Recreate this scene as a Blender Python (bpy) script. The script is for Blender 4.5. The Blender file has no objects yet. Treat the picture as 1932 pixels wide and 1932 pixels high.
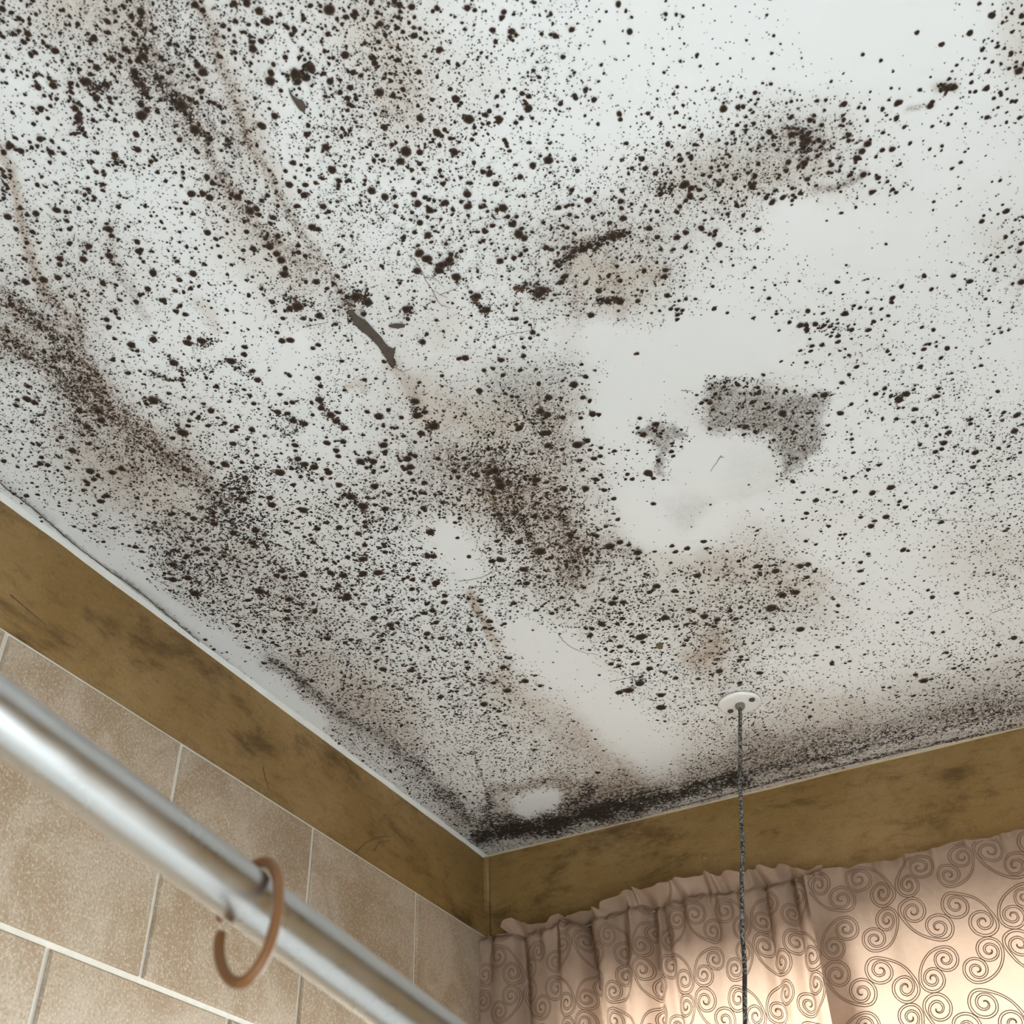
import bpy, math, random
import numpy as np
from mathutils import Matrix, Vector

random.seed(7)
rng = np.random.default_rng(11)
scn = bpy.context.scene
COL = scn.collection
H = 2.40                                   # ceiling height; the room corner is x=0, y=0

# ------------------------------------------------------------------ camera
F_PX = 2095.9
RC = np.array([[0.88977026, 0.4553136, -0.0315977],      # image right
               [-0.31560131, 0.56377785, -0.76324986],   # image down
               [-0.32970396, 0.6890893, 0.64533033]])    # forward
CAM = np.array([0.9737, -1.8514, H - 0.8889])
cd = bpy.data.cameras.new('camera')
cam = bpy.data.objects.new('camera', cd)
COL.objects.link(cam)
cd.sensor_width = 36.0
cd.lens = F_PX / 1932 * 36.0
cd.clip_start = 0.02
m = Matrix.Identity(4)
for i in range(3):
    m[i][0], m[i][1], m[i][2], m[i][3] = RC[0][i], -RC[1][i], -RC[2][i], CAM[i]
cam.matrix_world = m
cd.dof.use_dof = True
cd.dof.focus_distance = 1.45
cd.dof.aperture_fstop = 12.5
scn.camera = cam

# ------------------------------------------------------------------ world, lights, exposure
w = bpy.data.worlds.new('sky'); scn.world = w; w.use_nodes = True
w.node_tree.nodes['Background'].inputs[0].default_value = (0.80, 0.88, 1.0, 1)
w.node_tree.nodes['Background'].inputs[1].default_value = 0.8
scn.view_settings.view_transform = 'Standard'
scn.view_settings.look = 'None'
scn.view_settings.exposure = 0.2
scn.view_settings.gamma = 1.0
scn.view_settings.use_curve_mapping = False

def area(name, loc, rot, sx, sy, power, col):
    l = bpy.data.lights.new(name, 'AREA'); l.shape = 'RECTANGLE'
    l.size, l.size_y, l.energy, l.color = sx, sy, power, col
    o = bpy.data.objects.new(name, l); COL.objects.link(o)
    o.location = loc; o.rotation_euler = rot
    return o
# daylight outside the curtained window, falling in over the sill
area('daylight_window', (0.80, 0.62, 2.15), (math.radians(-90 + 28), 0, 0), 2.6, 2.0, 600.0, (0.92, 0.97, 1.0))
# added fill lamp in the corner behind the camera, lifts ceiling and left wall
area('added_fill', (2.02, -2.52, .80), (0, math.radians(90), math.radians(-30)), 1.3, .9, 36.0, (0.86, 0.95, 1.0))
scn.cycles.max_bounces = 5
scn.cycles.diffuse_bounces = 2
scn.cycles.use_light_tree = False
scn.cycles.adaptive_threshold = .04
scn.cycles.transparent_max_bounces = 12
scn.cycles.caustics_reflective = False
scn.cycles.caustics_refractive = False

# ------------------------------------------------------------------ helpers
def proj(P):
    q = (np.asarray(P, float) - CAM) @ RC.T
    return F_PX * q[:, :2] / q[:, 2:] + 966.0
def ray(q):
    return RC.T @ np.array([(q[0] - 966) / F_PX, (q[1] - 966) / F_PX, 1.0])
def on_plane(q, ax, v):
    d = ray(q); return CAM + d * ((v - CAM[ax]) / d[ax])
def px_to_ceiling(px):
    px = np.asarray(px, float)
    d = np.stack([(px[:, 0] - 966) / F_PX, (px[:, 1] - 966) / F_PX, np.ones(len(px))], 1) @ RC
    t = (H - CAM[2]) / d[:, 2]
    return CAM[:2] + d[:, :2] * t[:, None], t

def mesh(name, V, F, smooth=False):
    me = bpy.data.meshes.new(name)
    V = np.asarray(V, np.float32)
    F = list(F) if not isinstance(F, np.ndarray) else F
    if isinstance(F, np.ndarray):
        n, k = F.shape
        me.vertices.add(len(V)); me.vertices.foreach_set('co', V.ravel())
        me.loops.add(n * k); me.loops.foreach_set('vertex_index', F.ravel().astype(np.int32))
        me.polygons.add(n)
        me.polygons.foreach_set('loop_start', (np.arange(n) * k).astype(np.int32))
        me.update(calc_edges=True)
    else:
        me.from_pydata([tuple(map(float, v)) for v in V], [], F); me.update()
    if smooth:
        me.polygons.foreach_set('use_smooth', np.ones(len(me.polygons), bool))
    return me
def obj(name, me, mat, parent=None, loc=None, kind=None, label=None, cat=None, group=None):
    o = bpy.data.objects.new(name, me); COL.objects.link(o)
    if mat is not None and me is not None and not me.materials:
        me.materials.append(mat)
    if parent is not None: o.parent = parent
    if loc is not None: o.location = loc
    if kind: o['kind'] = kind
    if label: o['label'] = label
    if cat: o['category'] = cat
    if group: o['group'] = group
    return o
def box_vf(x0, x1, y0, y1, z0, z1, b=0):
    V = [(x, y, z) for x in (x0, x1) for y in (y0, y1) for z in (z0, z1)]
    Fc = [(0, 1, 3, 2), (4, 6, 7, 5), (0, 4, 5, 1), (2, 3, 7, 6), (0, 2, 6, 4), (1, 5, 7, 3)]
    return V, [tuple(i + b for i in f) for f in Fc]
def boxes(name, L):
    V, Fc = [], []
    for a in L:
        v, f = box_vf(*a, b=len(V)); V += v; Fc += f
    return mesh(name, V, Fc)
def tube(name, pts, rad, n=16, cap=True, flat=1.0, smooth=True):
    """tube along a 3D polyline, rad scalar or list"""
    P = np.asarray(pts, float); k = len(P)
    r = np.full(k, rad) if np.isscalar(rad) else np.asarray(rad, float)
    T = np.gradient(P, axis=0); T /= np.linalg.norm(T, axis=1)[:, None]
    ref = np.array([0, 0, 1.0]) if abs(T[0][2]) < .9 else np.array([1.0, 0, 0])
    N = np.cross(T[0], ref); N /= np.linalg.norm(N)
    V = []
    for i in range(k):
        N = N - T[i] * (N @ T[i]); N /= np.linalg.norm(N)
        B = np.cross(T[i], N)
        for j in range(n):
            a = 2 * math.pi * j / n
            V.append(P[i] + r[i] * (math.cos(a) * N + flat * math.sin(a) * B))
    Fc = [(i * n + j, i * n + (j + 1) % n, (i + 1) * n + (j + 1) % n, (i + 1) * n + j) for i in range(k - 1) for j in range(n)]
    if cap:
        Fc += [tuple(range(n))[::-1], tuple(range((k - 1) * n, k * n))]
    me = mesh(name, V, Fc, smooth)
    return me
def lathe(name, prof, n=40):
    """prof: (r, z) list, revolved about z"""
    V, Fc = [], []
    for r, z in prof:
        for j in range(n):
            a = 2 * math.pi * j / n
            V.append((r * math.cos(a), r * math.sin(a), z))
    for i in range(len(prof) - 1):
        for j in range(n):
            Fc.append((i * n + j, i * n + (j + 1) % n, (i + 1) * n + (j + 1) % n, (i + 1) * n + j))
    Fc += [tuple(range(n))[::-1], tuple(range((len(prof) - 1) * n, len(prof) * n))]
    return mesh(name, V, Fc, True)

def vnoise(x, y, seed=0):
    """smooth value noise in numpy, 0..1"""
    xi = np.floor(x).astype(np.int64); yi = np.floor(y).astype(np.int64)
    fx, fy = x - xi, y - yi
    fx = fx * fx * (3 - 2 * fx); fy = fy * fy * (3 - 2 * fy)
    def h(a, b):
        v = (a * 374761393 + b * 668265263 + seed * 1442695041) & 0xFFFFFFFF
        v = ((v ^ (v >> 13)) * 1274126177) & 0xFFFFFFFF
        return ((v ^ (v >> 16)) & 0xFFFF) / 65535.0
    return (h(xi, yi) * (1 - fx) + h(xi + 1, yi) * fx) * (1 - fy) + (h(xi, yi + 1) * (1 - fx) + h(xi + 1, yi + 1) * fx) * fy
def fbm(x, y, seed=0, o=4):
    s = 0; a = .5
    for k in range(o):
        s = s + a * vnoise(x, y, seed + k * 17); x = x * 2.03 + 5.1; y = y * 2.03 + 9.7; a *= .5
    return s / (1 - .5 ** o)

# ------------------------------------------------------------------ material helpers
class N:
    def __init__(s, name):
        s.m = bpy.data.materials.new(name); s.m.use_nodes = True
        s.t = s.m.node_tree; s.b = s.t.nodes['Principled BSDF']; s.out = s.t.nodes['Material Output']
        s.co = s.t.nodes.new('ShaderNodeTexCoord').outputs['Object']
        s.b.inputs['Roughness'].default_value = .7
    def L(s, a, b): s.t.links.new(a, b)
    def put(s, v, sock):
        if isinstance(v, (int, float)): sock.default_value = v
        elif isinstance(v, (tuple, list)): sock.default_value = (*v, 1) if len(v) == 3 and sock.type == 'RGBA' else v
        else: s.L(v, sock)
    def noise(s, sc, det=4, rough=.55, vec=None, dist=0):
        n = s.t.nodes.new('ShaderNodeTexNoise'); n.inputs['Scale'].default_value = sc
        n.inputs['Detail'].default_value = det; n.inputs['Roughness'].default_value = rough; n.inputs['Distortion'].default_value = dist
        s.L(vec or s.co, n.inputs['Vector']); return n.outputs['Fac']
    def voro(s, sc, feat='F1', vec=None, out='Distance'):
        n = s.t.nodes.new('ShaderNodeTexVoronoi'); n.feature = feat; n.inputs['Scale'].default_value = sc
        s.L(vec or s.co, n.inputs['Vector']); return n.outputs[out]
    def scale(s, v):
        n = s.t.nodes.new('ShaderNodeMapping'); n.inputs['Scale'].default_value = v
        s.L(s.co, n.inputs['Vector']); return n.outputs[0]
    def math(s, op, a, b=0.0, c=0.0, clamp=False):
        n = s.t.nodes.new('ShaderNodeMath'); n.operation = op; n.use_clamp = clamp
        s.put(a, n.inputs[0]); s.put(b, n.inputs[1]); s.put(c, n.inputs[2]); return n.outputs[0]
    def rng(s, v, a, b, c=0.0, d=1.0):
        n = s.t.nodes.new('ShaderNodeMapRange'); n.interpolation_type = 'SMOOTHSTEP'
        s.put(v, n.inputs[0]); s.put(a, n.inputs[1]); s.put(b, n.inputs[2]); s.put(c, n.inputs[3]); s.put(d, n.inputs[4]); return n.outputs[0]
    def mix(s, f, a, b, mode='MIX'):
        n = s.t.nodes.new('ShaderNodeMix'); n.data_type = 'RGBA'; n.blend_type = mode; n.clamp_factor = True
        s.put(f, n.inputs[0]); s.put(a, n.inputs[6]); s.put(b, n.inputs[7]); return n.outputs[2]
    def attr(s, name):
        n = s.t.nodes.new('ShaderNodeAttribute'); n.attribute_name = name; return n.outputs['Fac']
    def bump(s, h, st=.3, d=.002):
        n = s.t.nodes.new('ShaderNodeBump'); n.inputs['Strength'].default_value = st; n.inputs['Distance'].default_value = d
        s.L(h, n.inputs['Height']); s.L(n.outputs[0], s.b.inputs['Normal'])
    def col(s, c): s.put(c, s.b.inputs['Base Color'])
    def set(s, **k):
        for a, v in k.items(): s.put(v, s.b.inputs[a.replace('_', ' ')])
        return s

def lin(r, g, b):
    f = lambda c: (c / 255 / 12.92) if c / 255 <= .04045 else ((c / 255 + .055) / 1.055) ** 2.4
    return (f(r), f(g), f(b))
def plain(name, c, rough=.6, metal=0, nz=0.12, sc=60):
    n = N(name); v = n.noise(sc)
    n.col(n.mix(v, tuple(x * (1 - nz) for x in c), tuple(min(1, x * (1 + nz)) for x in c)))
    n.set(Roughness=rough, Metallic=metal); return n.m

# ceiling paint with mould stains: attributes haze (brown film), grey (grey film), dark (black growth)
def ceiling_mat():
    n = N('ceiling_paint')
    base = n.mix(n.noise(3.0, 0), (.80, .825, .835), (.86, .88, .885))
    haze, grey, dark, tan = n.attr('haze'), n.attr('grey'), n.attr('dark'), n.attr('tan')
    fine = n.noise(520, 1, .6); mid = n.noise(150, 2, .6)
    tex = n.rng(n.math('ADD', n.math('MULTIPLY', fine, .6), n.math('MULTIPLY', mid, .4)), .40, .62)
    hz = n.math('MULTIPLY', haze, n.math('ADD', n.math('MULTIPLY', tex, .75), .30))
    c = n.mix(n.math('MULTIPLY', tan, .8), base, (.53, .43, .325))
    c = n.mix(hz, c, (.205, .122, .068))
    gz = n.math('MULTIPLY', grey, n.math('ADD', n.math('MULTIPLY', tex, .45), .55))
    c = n.mix(gz, c, (.155, .132, .104))
    # pepper: pin-head growth that thickens with the film
    pv = n.voro(430); den = n.math('MULTIPLY', n.math('ADD', haze, n.math('MULTIPLY', grey, .30)), .60)
    pr = n.math('MULTIPLY', den, n.rng(mid, .35, .65, .45, 1.1))
    pep = n.rng(n.math('SUBTRACT', pr, pv), -.05, .06)
    c = n.mix(n.math('MULTIPLY', pep, .9), c, (.060, .034, .020))
    tex2 = n.rng(n.math('ADD', n.math('MULTIPLY', fine, .5), n.math('MULTIPLY', mid, .5)), .34, .60)
    dk = n.rng(n.math('ADD', dark, n.math('MULTIPLY', n.math('SUBTRACT', tex2, .5), .9)), .38, .72)
    dk = n.math('MULTIPLY', dk, n.rng(dark, .02, .2))
    c = n.mix(dk, c, (.020, .013, .009))
    n.col(c); n.set(Roughness=.75)
    return n.m
def spot_mat():
    n = N('mould_growth')
    v = n.noise(90, 3)
    n.col(n.mix(n.rng(v, .42, .72), (.020, .011, .0075), (.085, .044, .022)))
    n.set(Roughness=.95)
    return n.m
def fuzzy_mat():
    n = N('mould_colony')
    v = n.noise(420, 4, .6); a = n.attr('edge')
    big = n.noise(60, 2)
    n.col(n.mix(n.rng(n.math('ADD', a, n.math('MULTIPLY', big, .25)), .55, 1.1), (.15, .082, .042), (.016, .0095, .0065)))
    al = n.rng(n.math('ADD', a, n.math('MULTIPLY', n.math('SUBTRACT', v, .5), .9)), .16, .66)
    n.set(Roughness=.95, Alpha=al)
    return n.m
def band_mat():
    n = N('ochre_wall_paint')
    st = n.scale((1.0, 1.0, 2.6))
    a = n.noise(6, 5, .6); b = n.noise(30, 6, .68, vec=st, dist=.5); c = n.noise(210, 4, .65)
    col = n.mix(n.rng(a, .35, .7), (.268, .158, .048), (.345, .218, .088))
    col = n.mix(n.math('MULTIPLY', n.rng(b, .47, .74), .62), col, (.150, .086, .026))
    col = n.mix(n.math('MULTIPLY', n.rng(c, .52, .76), .45), col, (.44, .30, .115))
    col = n.mix(n.math('MULTIPLY', n.rng(c, .46, .26), .40), col, (.12, .068, .022))
    smear = n.rng(n.noise(5, 9, .72, vec=st, dist=.3), .49, .68)
    col = n.mix(n.math('MULTIPLY', smear, .78), col, (.088, .046, .015))
    n.col(col); n.set(Roughness=.55, Specular_IOR_Level=.35)
    n.bump(n.math('ADD', b, n.math('MULTIPLY', c, .4)), .30, .002)
    return n.m
def tile_mat():
    n = N('stone_tile')
    oi = n.t.nodes.new('ShaderNodeObjectInfo')
    ad = n.t.nodes.new('ShaderNodeVectorMath'); ad.operation = 'MULTIPLY_ADD'
    n.L(oi.outputs['Random'], ad.inputs[0]); ad.inputs[1].default_value = (7, 3, 5); n.L(n.co, ad.inputs[2])
    v = ad.outputs[0]
    a = n.noise(9, 5, .6, vec=v, dist=.8); b = n.noise(60, 5, .65, vec=v); g = n.noise(320, 3, .6, vec=v)
    col = n.mix(n.rng(a, .34, .68), (.350, .250, .158), (.475, .385, .29))
    col = n.mix(n.math('MULTIPLY', n.rng(b, .52, .72), .45), col, (.42, .245, .155))
    col = n.mix(n.math('MULTIPLY', n.rng(g, .50, .70), .60), col, (.68, .57, .43))
    col = n.mix(n.math('MULTIPLY', n.rng(g, .47, .30), .50), col, (.24, .165, .10))
    e = n.voro(34, 'DISTANCE_TO_EDGE', vec=v)
    col = n.mix(n.math('MULTIPLY', n.rng(e, 0, .025, 1, 0), n.rng(n.noise(22, 2, vec=v), .54, .68, 0, .45)), col, (.66, .56, .43))
    p = n.voro(95, vec=v)
    col = n.mix(n.math('MULTIPLY', n.rng(p, .04, .09, 1, 0), n.rng(n.noise(6, 2, vec=v), .52, .62, 0, .6)), col, (.07, .05, .035))
    n.col(col); n.set(Roughness=.42, Specular_IOR_Level=.5); n.bump(n.math('ADD', b, n.math('MULTIPLY', g, .6)), .14, .0015)
    return n.m
def cloth_mat():
    n = N('curtain_cloth')
    wv = n.noise(700, 2, vec=n.scale((1, 1, .15)))
    dirt = n.rng(n.noise(13, 4, .6), .40, .72)
    col = n.mix(n.math('MULTIPLY', wv, .35), (.375, .252, .180), (.46, .325, .24))
    col = n.mix(n.math('MULTIPLY', dirt, .6), col, (.225, .155, .10))
    n.col(col); n.set(Roughness=.6)
    n.bump(n.noise(45, 4), .25, .003)
    tr = n.t.nodes.new('ShaderNodeBsdfTranslucent'); n.L(n.mix(.0, (.84, .58, .41), (1, 1, 1)), tr.inputs[0])
    mx = n.t.nodes.new('ShaderNodeMixShader'); mx.inputs[0].default_value = .115
    n.L(n.b.outputs[0], mx.inputs[1]); n.L(tr.outputs[0], mx.inputs[2]); n.L(mx.outputs[0], n.out.inputs[0])
    return n.m
def thread_mat():
    n = N('printed_scroll_line')
    n.col(n.mix(n.noise(200), (.19, .105, .060), (.24, .14, .085))); n.set(Roughness=.7)
    return n.m
def rod_mat():
    n = N('aluminium_tube')
    n.col(n.mix(n.noise(8, 3), (.48, .49, .49), (.57, .575, .57)))
    n.set(Metallic=1.0, Roughness=n.rng(n.noise(30, 3), .3, .7, .26, .34))
    return n.m
def glass_mat():
    n = N('window_glass')
    gl = n.t.nodes.new('ShaderNodeBsdfGlossy'); gl.inputs['Roughness'].default_value = .05
    tp = n.t.nodes.new('ShaderNodeBsdfTransparent'); n.L(n.mix(n.noise(4), (.93, .95, .95), (.97, .98, .98)), tp.inputs[0])
    mx = n.t.nodes.new('ShaderNodeMixShader'); mx.inputs[0].default_value = .06
    n.L(tp.outputs[0], mx.inputs[1]); n.L(gl.outputs[0], mx.inputs[2]); n.L(mx.outputs[0], n.out.inputs[0])
    return n.m
def cord_mat():
    n = N('grimy_cord')
    a = n.rng(n.noise(300, 4, .7), .44, .60); b = n.noise(30, 2)
    c = n.mix(a, (.012, .011, .010), (.30, .28, .25))
    n.col(n.mix(n.rng(b, .55, .65), c, (.03, .027, .024))); n.set(Roughness=.8)
    return n.m

M = dict(ceil=ceiling_mat(), spot=spot_mat(), fuzzy=fuzzy_mat(), band=band_mat(), tile=tile_mat(), cloth=cloth_mat(), thread=thread_mat(),
         rod=rod_mat(), glass=glass_mat(), cord=cord_mat(),
         grout=plain('grout', lin(226, 219, 205), .85, sc=90), caulk=plain('caulk_bead', (.78, .78, .74), .6, nz=.12, sc=35), caulk_tan=plain('yellowed_caulk', (.50, .42, .28), .6, nz=.2, sc=35),
         white=plain('white_paint', (.80, .80, .78), .5), floor=plain('white_floor', (.84, .84, .83), .35, nz=.04),
         ring=plain('brown_plastic', lin(122, 80, 42), .5, nz=.06), plate=N('polished_plate').set(Metallic=.15, Roughness=.12).m,
         screw=plain('dark_screw', (.05, .045, .04), .5), dirt=plain('dark_hollow', (.085, .068, .054), .9, nz=.4, sc=180),
         flake=plain('lifted_paint', (.26, .22, .17), .8, nz=.2, sc=120), wire=plain('curtain_wire_metal', (.5, .5, .48), .35, .8))
_p = M['plate'].node_tree.nodes['Principled BSDF']; _p.inputs['Base Color'].default_value = (.93, .94, .94, 1)

# ------------------------------------------------------------------ room shell
XR, YB = 2.20, -2.70
floor = obj('floor', boxes('floor', [(-.1, XR + .1, YB - .1, .12, -.1, 0)]), M['floor'], kind='structure')
BAND = .1601; ROWH = .3037; TW = .30; CUT = .2657
TZ = H - BAND                                     # top of the tiling
wall_left = obj('wall_left', boxes('wall_left', [(-.1, 0, YB - .1, .12, 0, H)]), M['band'], kind='structure')
WX0, WX1, WZ0, WZ1 = .17, 1.42, 1.33, H - .285      # window opening
wall_front = obj('wall_front', boxes('wall_front', [(0, XR, 0, .12, WZ1, H), (0, XR, 0, .12, 0, WZ0), (0, WX0, 0, .12, WZ0, WZ1), (WX1, XR, 0, .12, WZ0, WZ1)]), M['band'], kind='structure')
SY0, SY1, SZ0, SZ1 = -2.66, -1.90, .05, 1.95         # opening for the added, unseen glazed door
wall_right = obj('wall_right', boxes('wall_right', [(XR, XR + .1, YB - .1, .12, SZ1, H), (XR, XR + .1, YB - .1, .12, 0, SZ0), (XR, XR + .1, YB - .1, SY0, SZ0, SZ1), (XR, XR + .1, SY1, .12, SZ0, SZ1)]), M['band'], kind='structure')
wall_back = obj('wall_back', boxes('wall_back', [(0, XR, YB - .1, YB, 0, H)]), M['white'], kind='structure')

# window behind the curtain: frame, mullion, panes
def window(name, ax, a0, a1, z0, z1, d):
    """ax 'y': opening in a wall of constant y=d (spans x); 'x': wall of constant x=d (spans y)"""
    t = .045
    bars = [(a0, a1, z0, z0 + t), (a0, a1, z1 - t, z1), (a0, a0 + t, z0 + t, z1 - t), (a1 - t, a1, z0 + t, z1 - t), ((a0 + a1) / 2 - .025, (a0 + a1) / 2 + .025, z0 + t, z1 - t)]
    f = lambda b, e: (b[0], b[1], d - e, d + e, b[2], b[3]) if ax == 'y' else (d - e, d + e, b[0], b[1], b[2], b[3])
    root = obj(name, boxes(name, [f(b, .022) for b in bars]), M['white'], kind='structure')
    mid = (a0 + a1) / 2
    for lo, hi in ((a0 + t, mid - .025), (mid + .025, a1 - t)):
        obj('pane', boxes('pane', [f((lo, hi, z0 + t, z1 - t), .002)]), M['glass'], root)
    return root
window('window_1', 'y', WX0, WX1, WZ0, WZ1, .085)
window('added_door_1', 'x', SY0, SY1, SZ0, SZ1, XR + .06)  # unseen door, added as the carrier of the fill lamp

# tiling on the left wall: each tile proud of its grout bed
obj('grout', boxes('grout', [(0, .0035, YB, -.002, .0, TZ)]), M['grout'], wall_left)
G = .0037
tile_cache = {}
def tile_mesh(wd, hg):
    k = (round(wd, 4), round(hg, 4))
    if k not in tile_cache:
        e, th = .0022, .0065
        a, b = wd / 2 - G, hg / 2 - G
        V = [(0, -a, -b), (0, a, -b), (0, a, b), (0, -a, b), (th - e, -a, -b), (th - e, a, -b), (th - e, a, b), (th - e, -a, b),
             (th, -a + e, -b + e), (th, a - e, -b + e), (th, a - e, b - e), (th, -a + e, b - e)]
        Fc = [(8, 9, 10, 11)] + [(i, (i + 1) % 4, 4 + (i + 1) % 4, 4 + i) for i in range(4)] + [(4 + i, 4 + (i + 1) % 4, 8 + (i + 1) % 4, 8 + i) for i in range(4)]
        tile_cache[k] = mesh('tile', V, Fc); tile_cache[k].materials.append(M['tile'])
    return tile_cache[k]
row, z1 = 0, TZ
while z1 > .05:
    z0 = max(z1 - ROWH, 0)
    first = CUT if row % 2 == 0 else CUT - .16
    edges = [0.0]
    y = first
    while y < -YB: edges.append(y); y += TW
    edges.append(-YB)
    for a, b in zip(edges, edges[1:]):
        if b - a < .02: continue
        t = obj('tile', tile_mesh(b - a, z1 - z0), M['tile'], wall_left, (.0012 + random.uniform(-.0004, .0006), -(a + b) / 2, (z0 + z1) / 2))
        t.rotation_euler = (random.uniform(-.0015, .0015), random.uniform(-.0015, .0015), random.uniform(-.002, .002))
    z1 = z0; row += 1

# caulk beads where the walls meet the ceiling, and down the corner
def bead(name, axis, length, base, r, seed, mat, n=420):
    s = np.linspace(0, length, n)
    wv = base + r * (fbm(s * 9, s * 0, seed) - .5) * 1.6 + r * .5 * (vnoise(s * 60, s * 0, seed + 3) - .5)
    dn = base * .8 + r * (fbm(s * 7, s * 0 + 4, seed + 9) - .5) * 1.2
    V, Fc = [], []
    for i in range(n):
        a, b = max(wv[i], .001), max(dn[i], .001)
        prof = [(0, H + .001), (a, H + .0005), (a * .62, H - b * .30), (a * .28, H - b * .62), (0, H - b)]
        for o, z in prof:
            V.append((o, -s[i], z) if axis == 'y' else (s[i], -o, z))
    for i in range(n - 1):
        for j in range(4):
            Fc.append((i * 5 + j, i * 5 + j + 1, i * 5 + 6 + j, i * 5 + 5 + j))
    return obj(name, mesh(name, V, Fc, True), mat, kind='structure')
bead('trim_1', 'y', -YB, .0075, .004, 3, M['caulk'])
bead('trim_2', 'x', XR, .0036, .0024, 5, M['caulk_tan'])
# rounded fillet of paint in the corner of the two walls
q_ = [(0, .0), (.009, 0), (.0055, .0022), (.0030, .0040), (.0016, .0064), (0, .0095)]
V = [(a, -b, z) for z in (H - .003, TZ) for a, b in q_]
obj('trim_3', mesh('trim_3', V, [(i, i + 1, i + 7, i + 6) for i in range(5)] + [(0, 1, 2, 3, 4, 5), tuple(range(11, 5, -1))], True), M['band'], kind='structure')
for pl_ in ([(496, 1448), (501, 1470), (508, 1492)], [(668, 1612), (690, 1590), (712, 1580), (742, 1578)], [(705, 1605), (716, 1590), (735, 1586)], [(20, 1122), (52, 1150), (88, 1180)], [(475, 1505), (483, 1496)]):
    obj('scratch_mark', tube('scratch_mark', [on_plane(q, 0, .0004) for q in pl_], [.0006] * (len(pl_) - 1) + [.0003], 6), M['dirt'], wall_left)
# small painted-over screw head in the wall above the curtain
pS = on_plane((1330, 1617), 1, 0.0)
sh = obj('screw_head', lathe('screw_head', [(.0062, 0), (.0062, .0012), (.0048, .0024), (.002, .0026)], 20), M['band'], wall_front, tuple(pS))
sh.rotation_euler = (math.radians(90), 0, 0)

# ------------------------------------------------------------------ ceiling: how the mould is spread (read off the ceiling, in photo pixels, then laid on the ceiling plane)
# one row per 100 px; columns every 100 px from the left. speck density / medium spots / brown film, 0-9
ROWS_F = ["45665 35532 31111 00013", "25665 25754 41121 10123", "34467 46764 32445 62111", "45346 45554 55666 42111", "55535 65566 77642 11124",
          "66544 66346 66522 22234", "87443 36425 43101 34321", "69645 44456 62133 13444", "46866 44567 73102 23456", "35568 77779 85111 34456",
          "23488 78747 87456 32355", "11278 98876 78877 53334", "11125 78887 36776 35567", "11112 48888 53677 44788", "11111 26888 75478 87666", "11111 13788 78877 66666", "11111 13788 78877 66666"]
ROWS_M = ["53523 45422 21101 00014", "46643 44424 11110 01135", "24352 22342 11257 85111", "43336 45442 33567 73111", "33326 42455 43231 00114",
          "54343 44344 43322 32124", "43322 22313 11001 43321", "44444 33122 31001 12211", "44345 55544 52001 11333", "23347 75345 53111 23332",
          "12366 65423 44243 22111", "11155 65542 44443 42210", "11134 44554 14543 32333", "11111 13445 31333 22332", "11111 11334 31111 11111", "11111 11122 11111 11111", "11111 11111 11111 11111"]
ROWS_H = ["23522 22310 00000 00002", "03443 12431 00000 00002", "01244 02420 00013 41000", "10003 10000 01344 31000", "22102 21011 44420 00001",
          "33200 42211 34200 00001", "44000 01210 00000 11000", "16210 00224 30033 00000", "13641 00234 50011 00011", "02432 12247 52000 11011",
          "00033 21002 54134 00022", "00033 32000 33444 30011", "00000 34212 01040 00112", "00000 15323 30123 22455", "00000 02332 43246 66555", "00000 00357 68877 77777", "00000 00357 68877 77777"]
def grid(rows):
    g = np.array([[int(c) for c in r.replace(' ', '')] for r in rows], float)
    return g
GF, GM, GH = grid(ROWS_F), grid(ROWS_M), grid(ROWS_H)
def lookup(g, px):
    x = np.clip(px[:, 0] / 100 - .5, 0, g.shape[1] - 1.001); y = np.clip(px[:, 1] / 100 - .5, 0, g.shape[0] - 1.001)
    i, j = y.astype(int), x.astype(int); fy, fx = y - i, x - j
    return (g[i, j] * (1 - fx) + g[i, j + 1] * fx) * (1 - fy) + (g[i + 1, j] * (1 - fx) + g[i + 1, j + 1] * fx) * fy
def seg_dist(px, pts):
    """distance to a polyline and relative position along it"""
    P = np.asarray(pts, float); best = np.full(len(px), 1e9)
    for a, b in zip(P, P[1:]):
        ab = b - a; t = np.clip(((px - a) @ ab) / (ab @ ab), 0, 1)
        best = np.minimum(best, np.linalg.norm(px - a - t[:, None] * ab, axis=1))
    return best
def in_poly(px, poly):
    P = np.asarray(poly, float); ins = np.zeros(len(px), bool); d = seg_dist(px, list(P) + [P[0]])
    for a, b in zip(P, np.roll(P, -1, 0)):
        c = ((a[1] > px[:, 1]) != (b[1] > px[:, 1])) & (px[:, 0] < (b[0] - a[0]) * (px[:, 1] - a[1]) / (b[1] - a[1] + 1e-9) + a[0])
        ins ^= c
    return np.where(ins, d, -d)
sm = lambda x: np.clip(x, 0, 1) ** 2 * (3 - 2 * np.clip(x, 0, 1))

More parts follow.
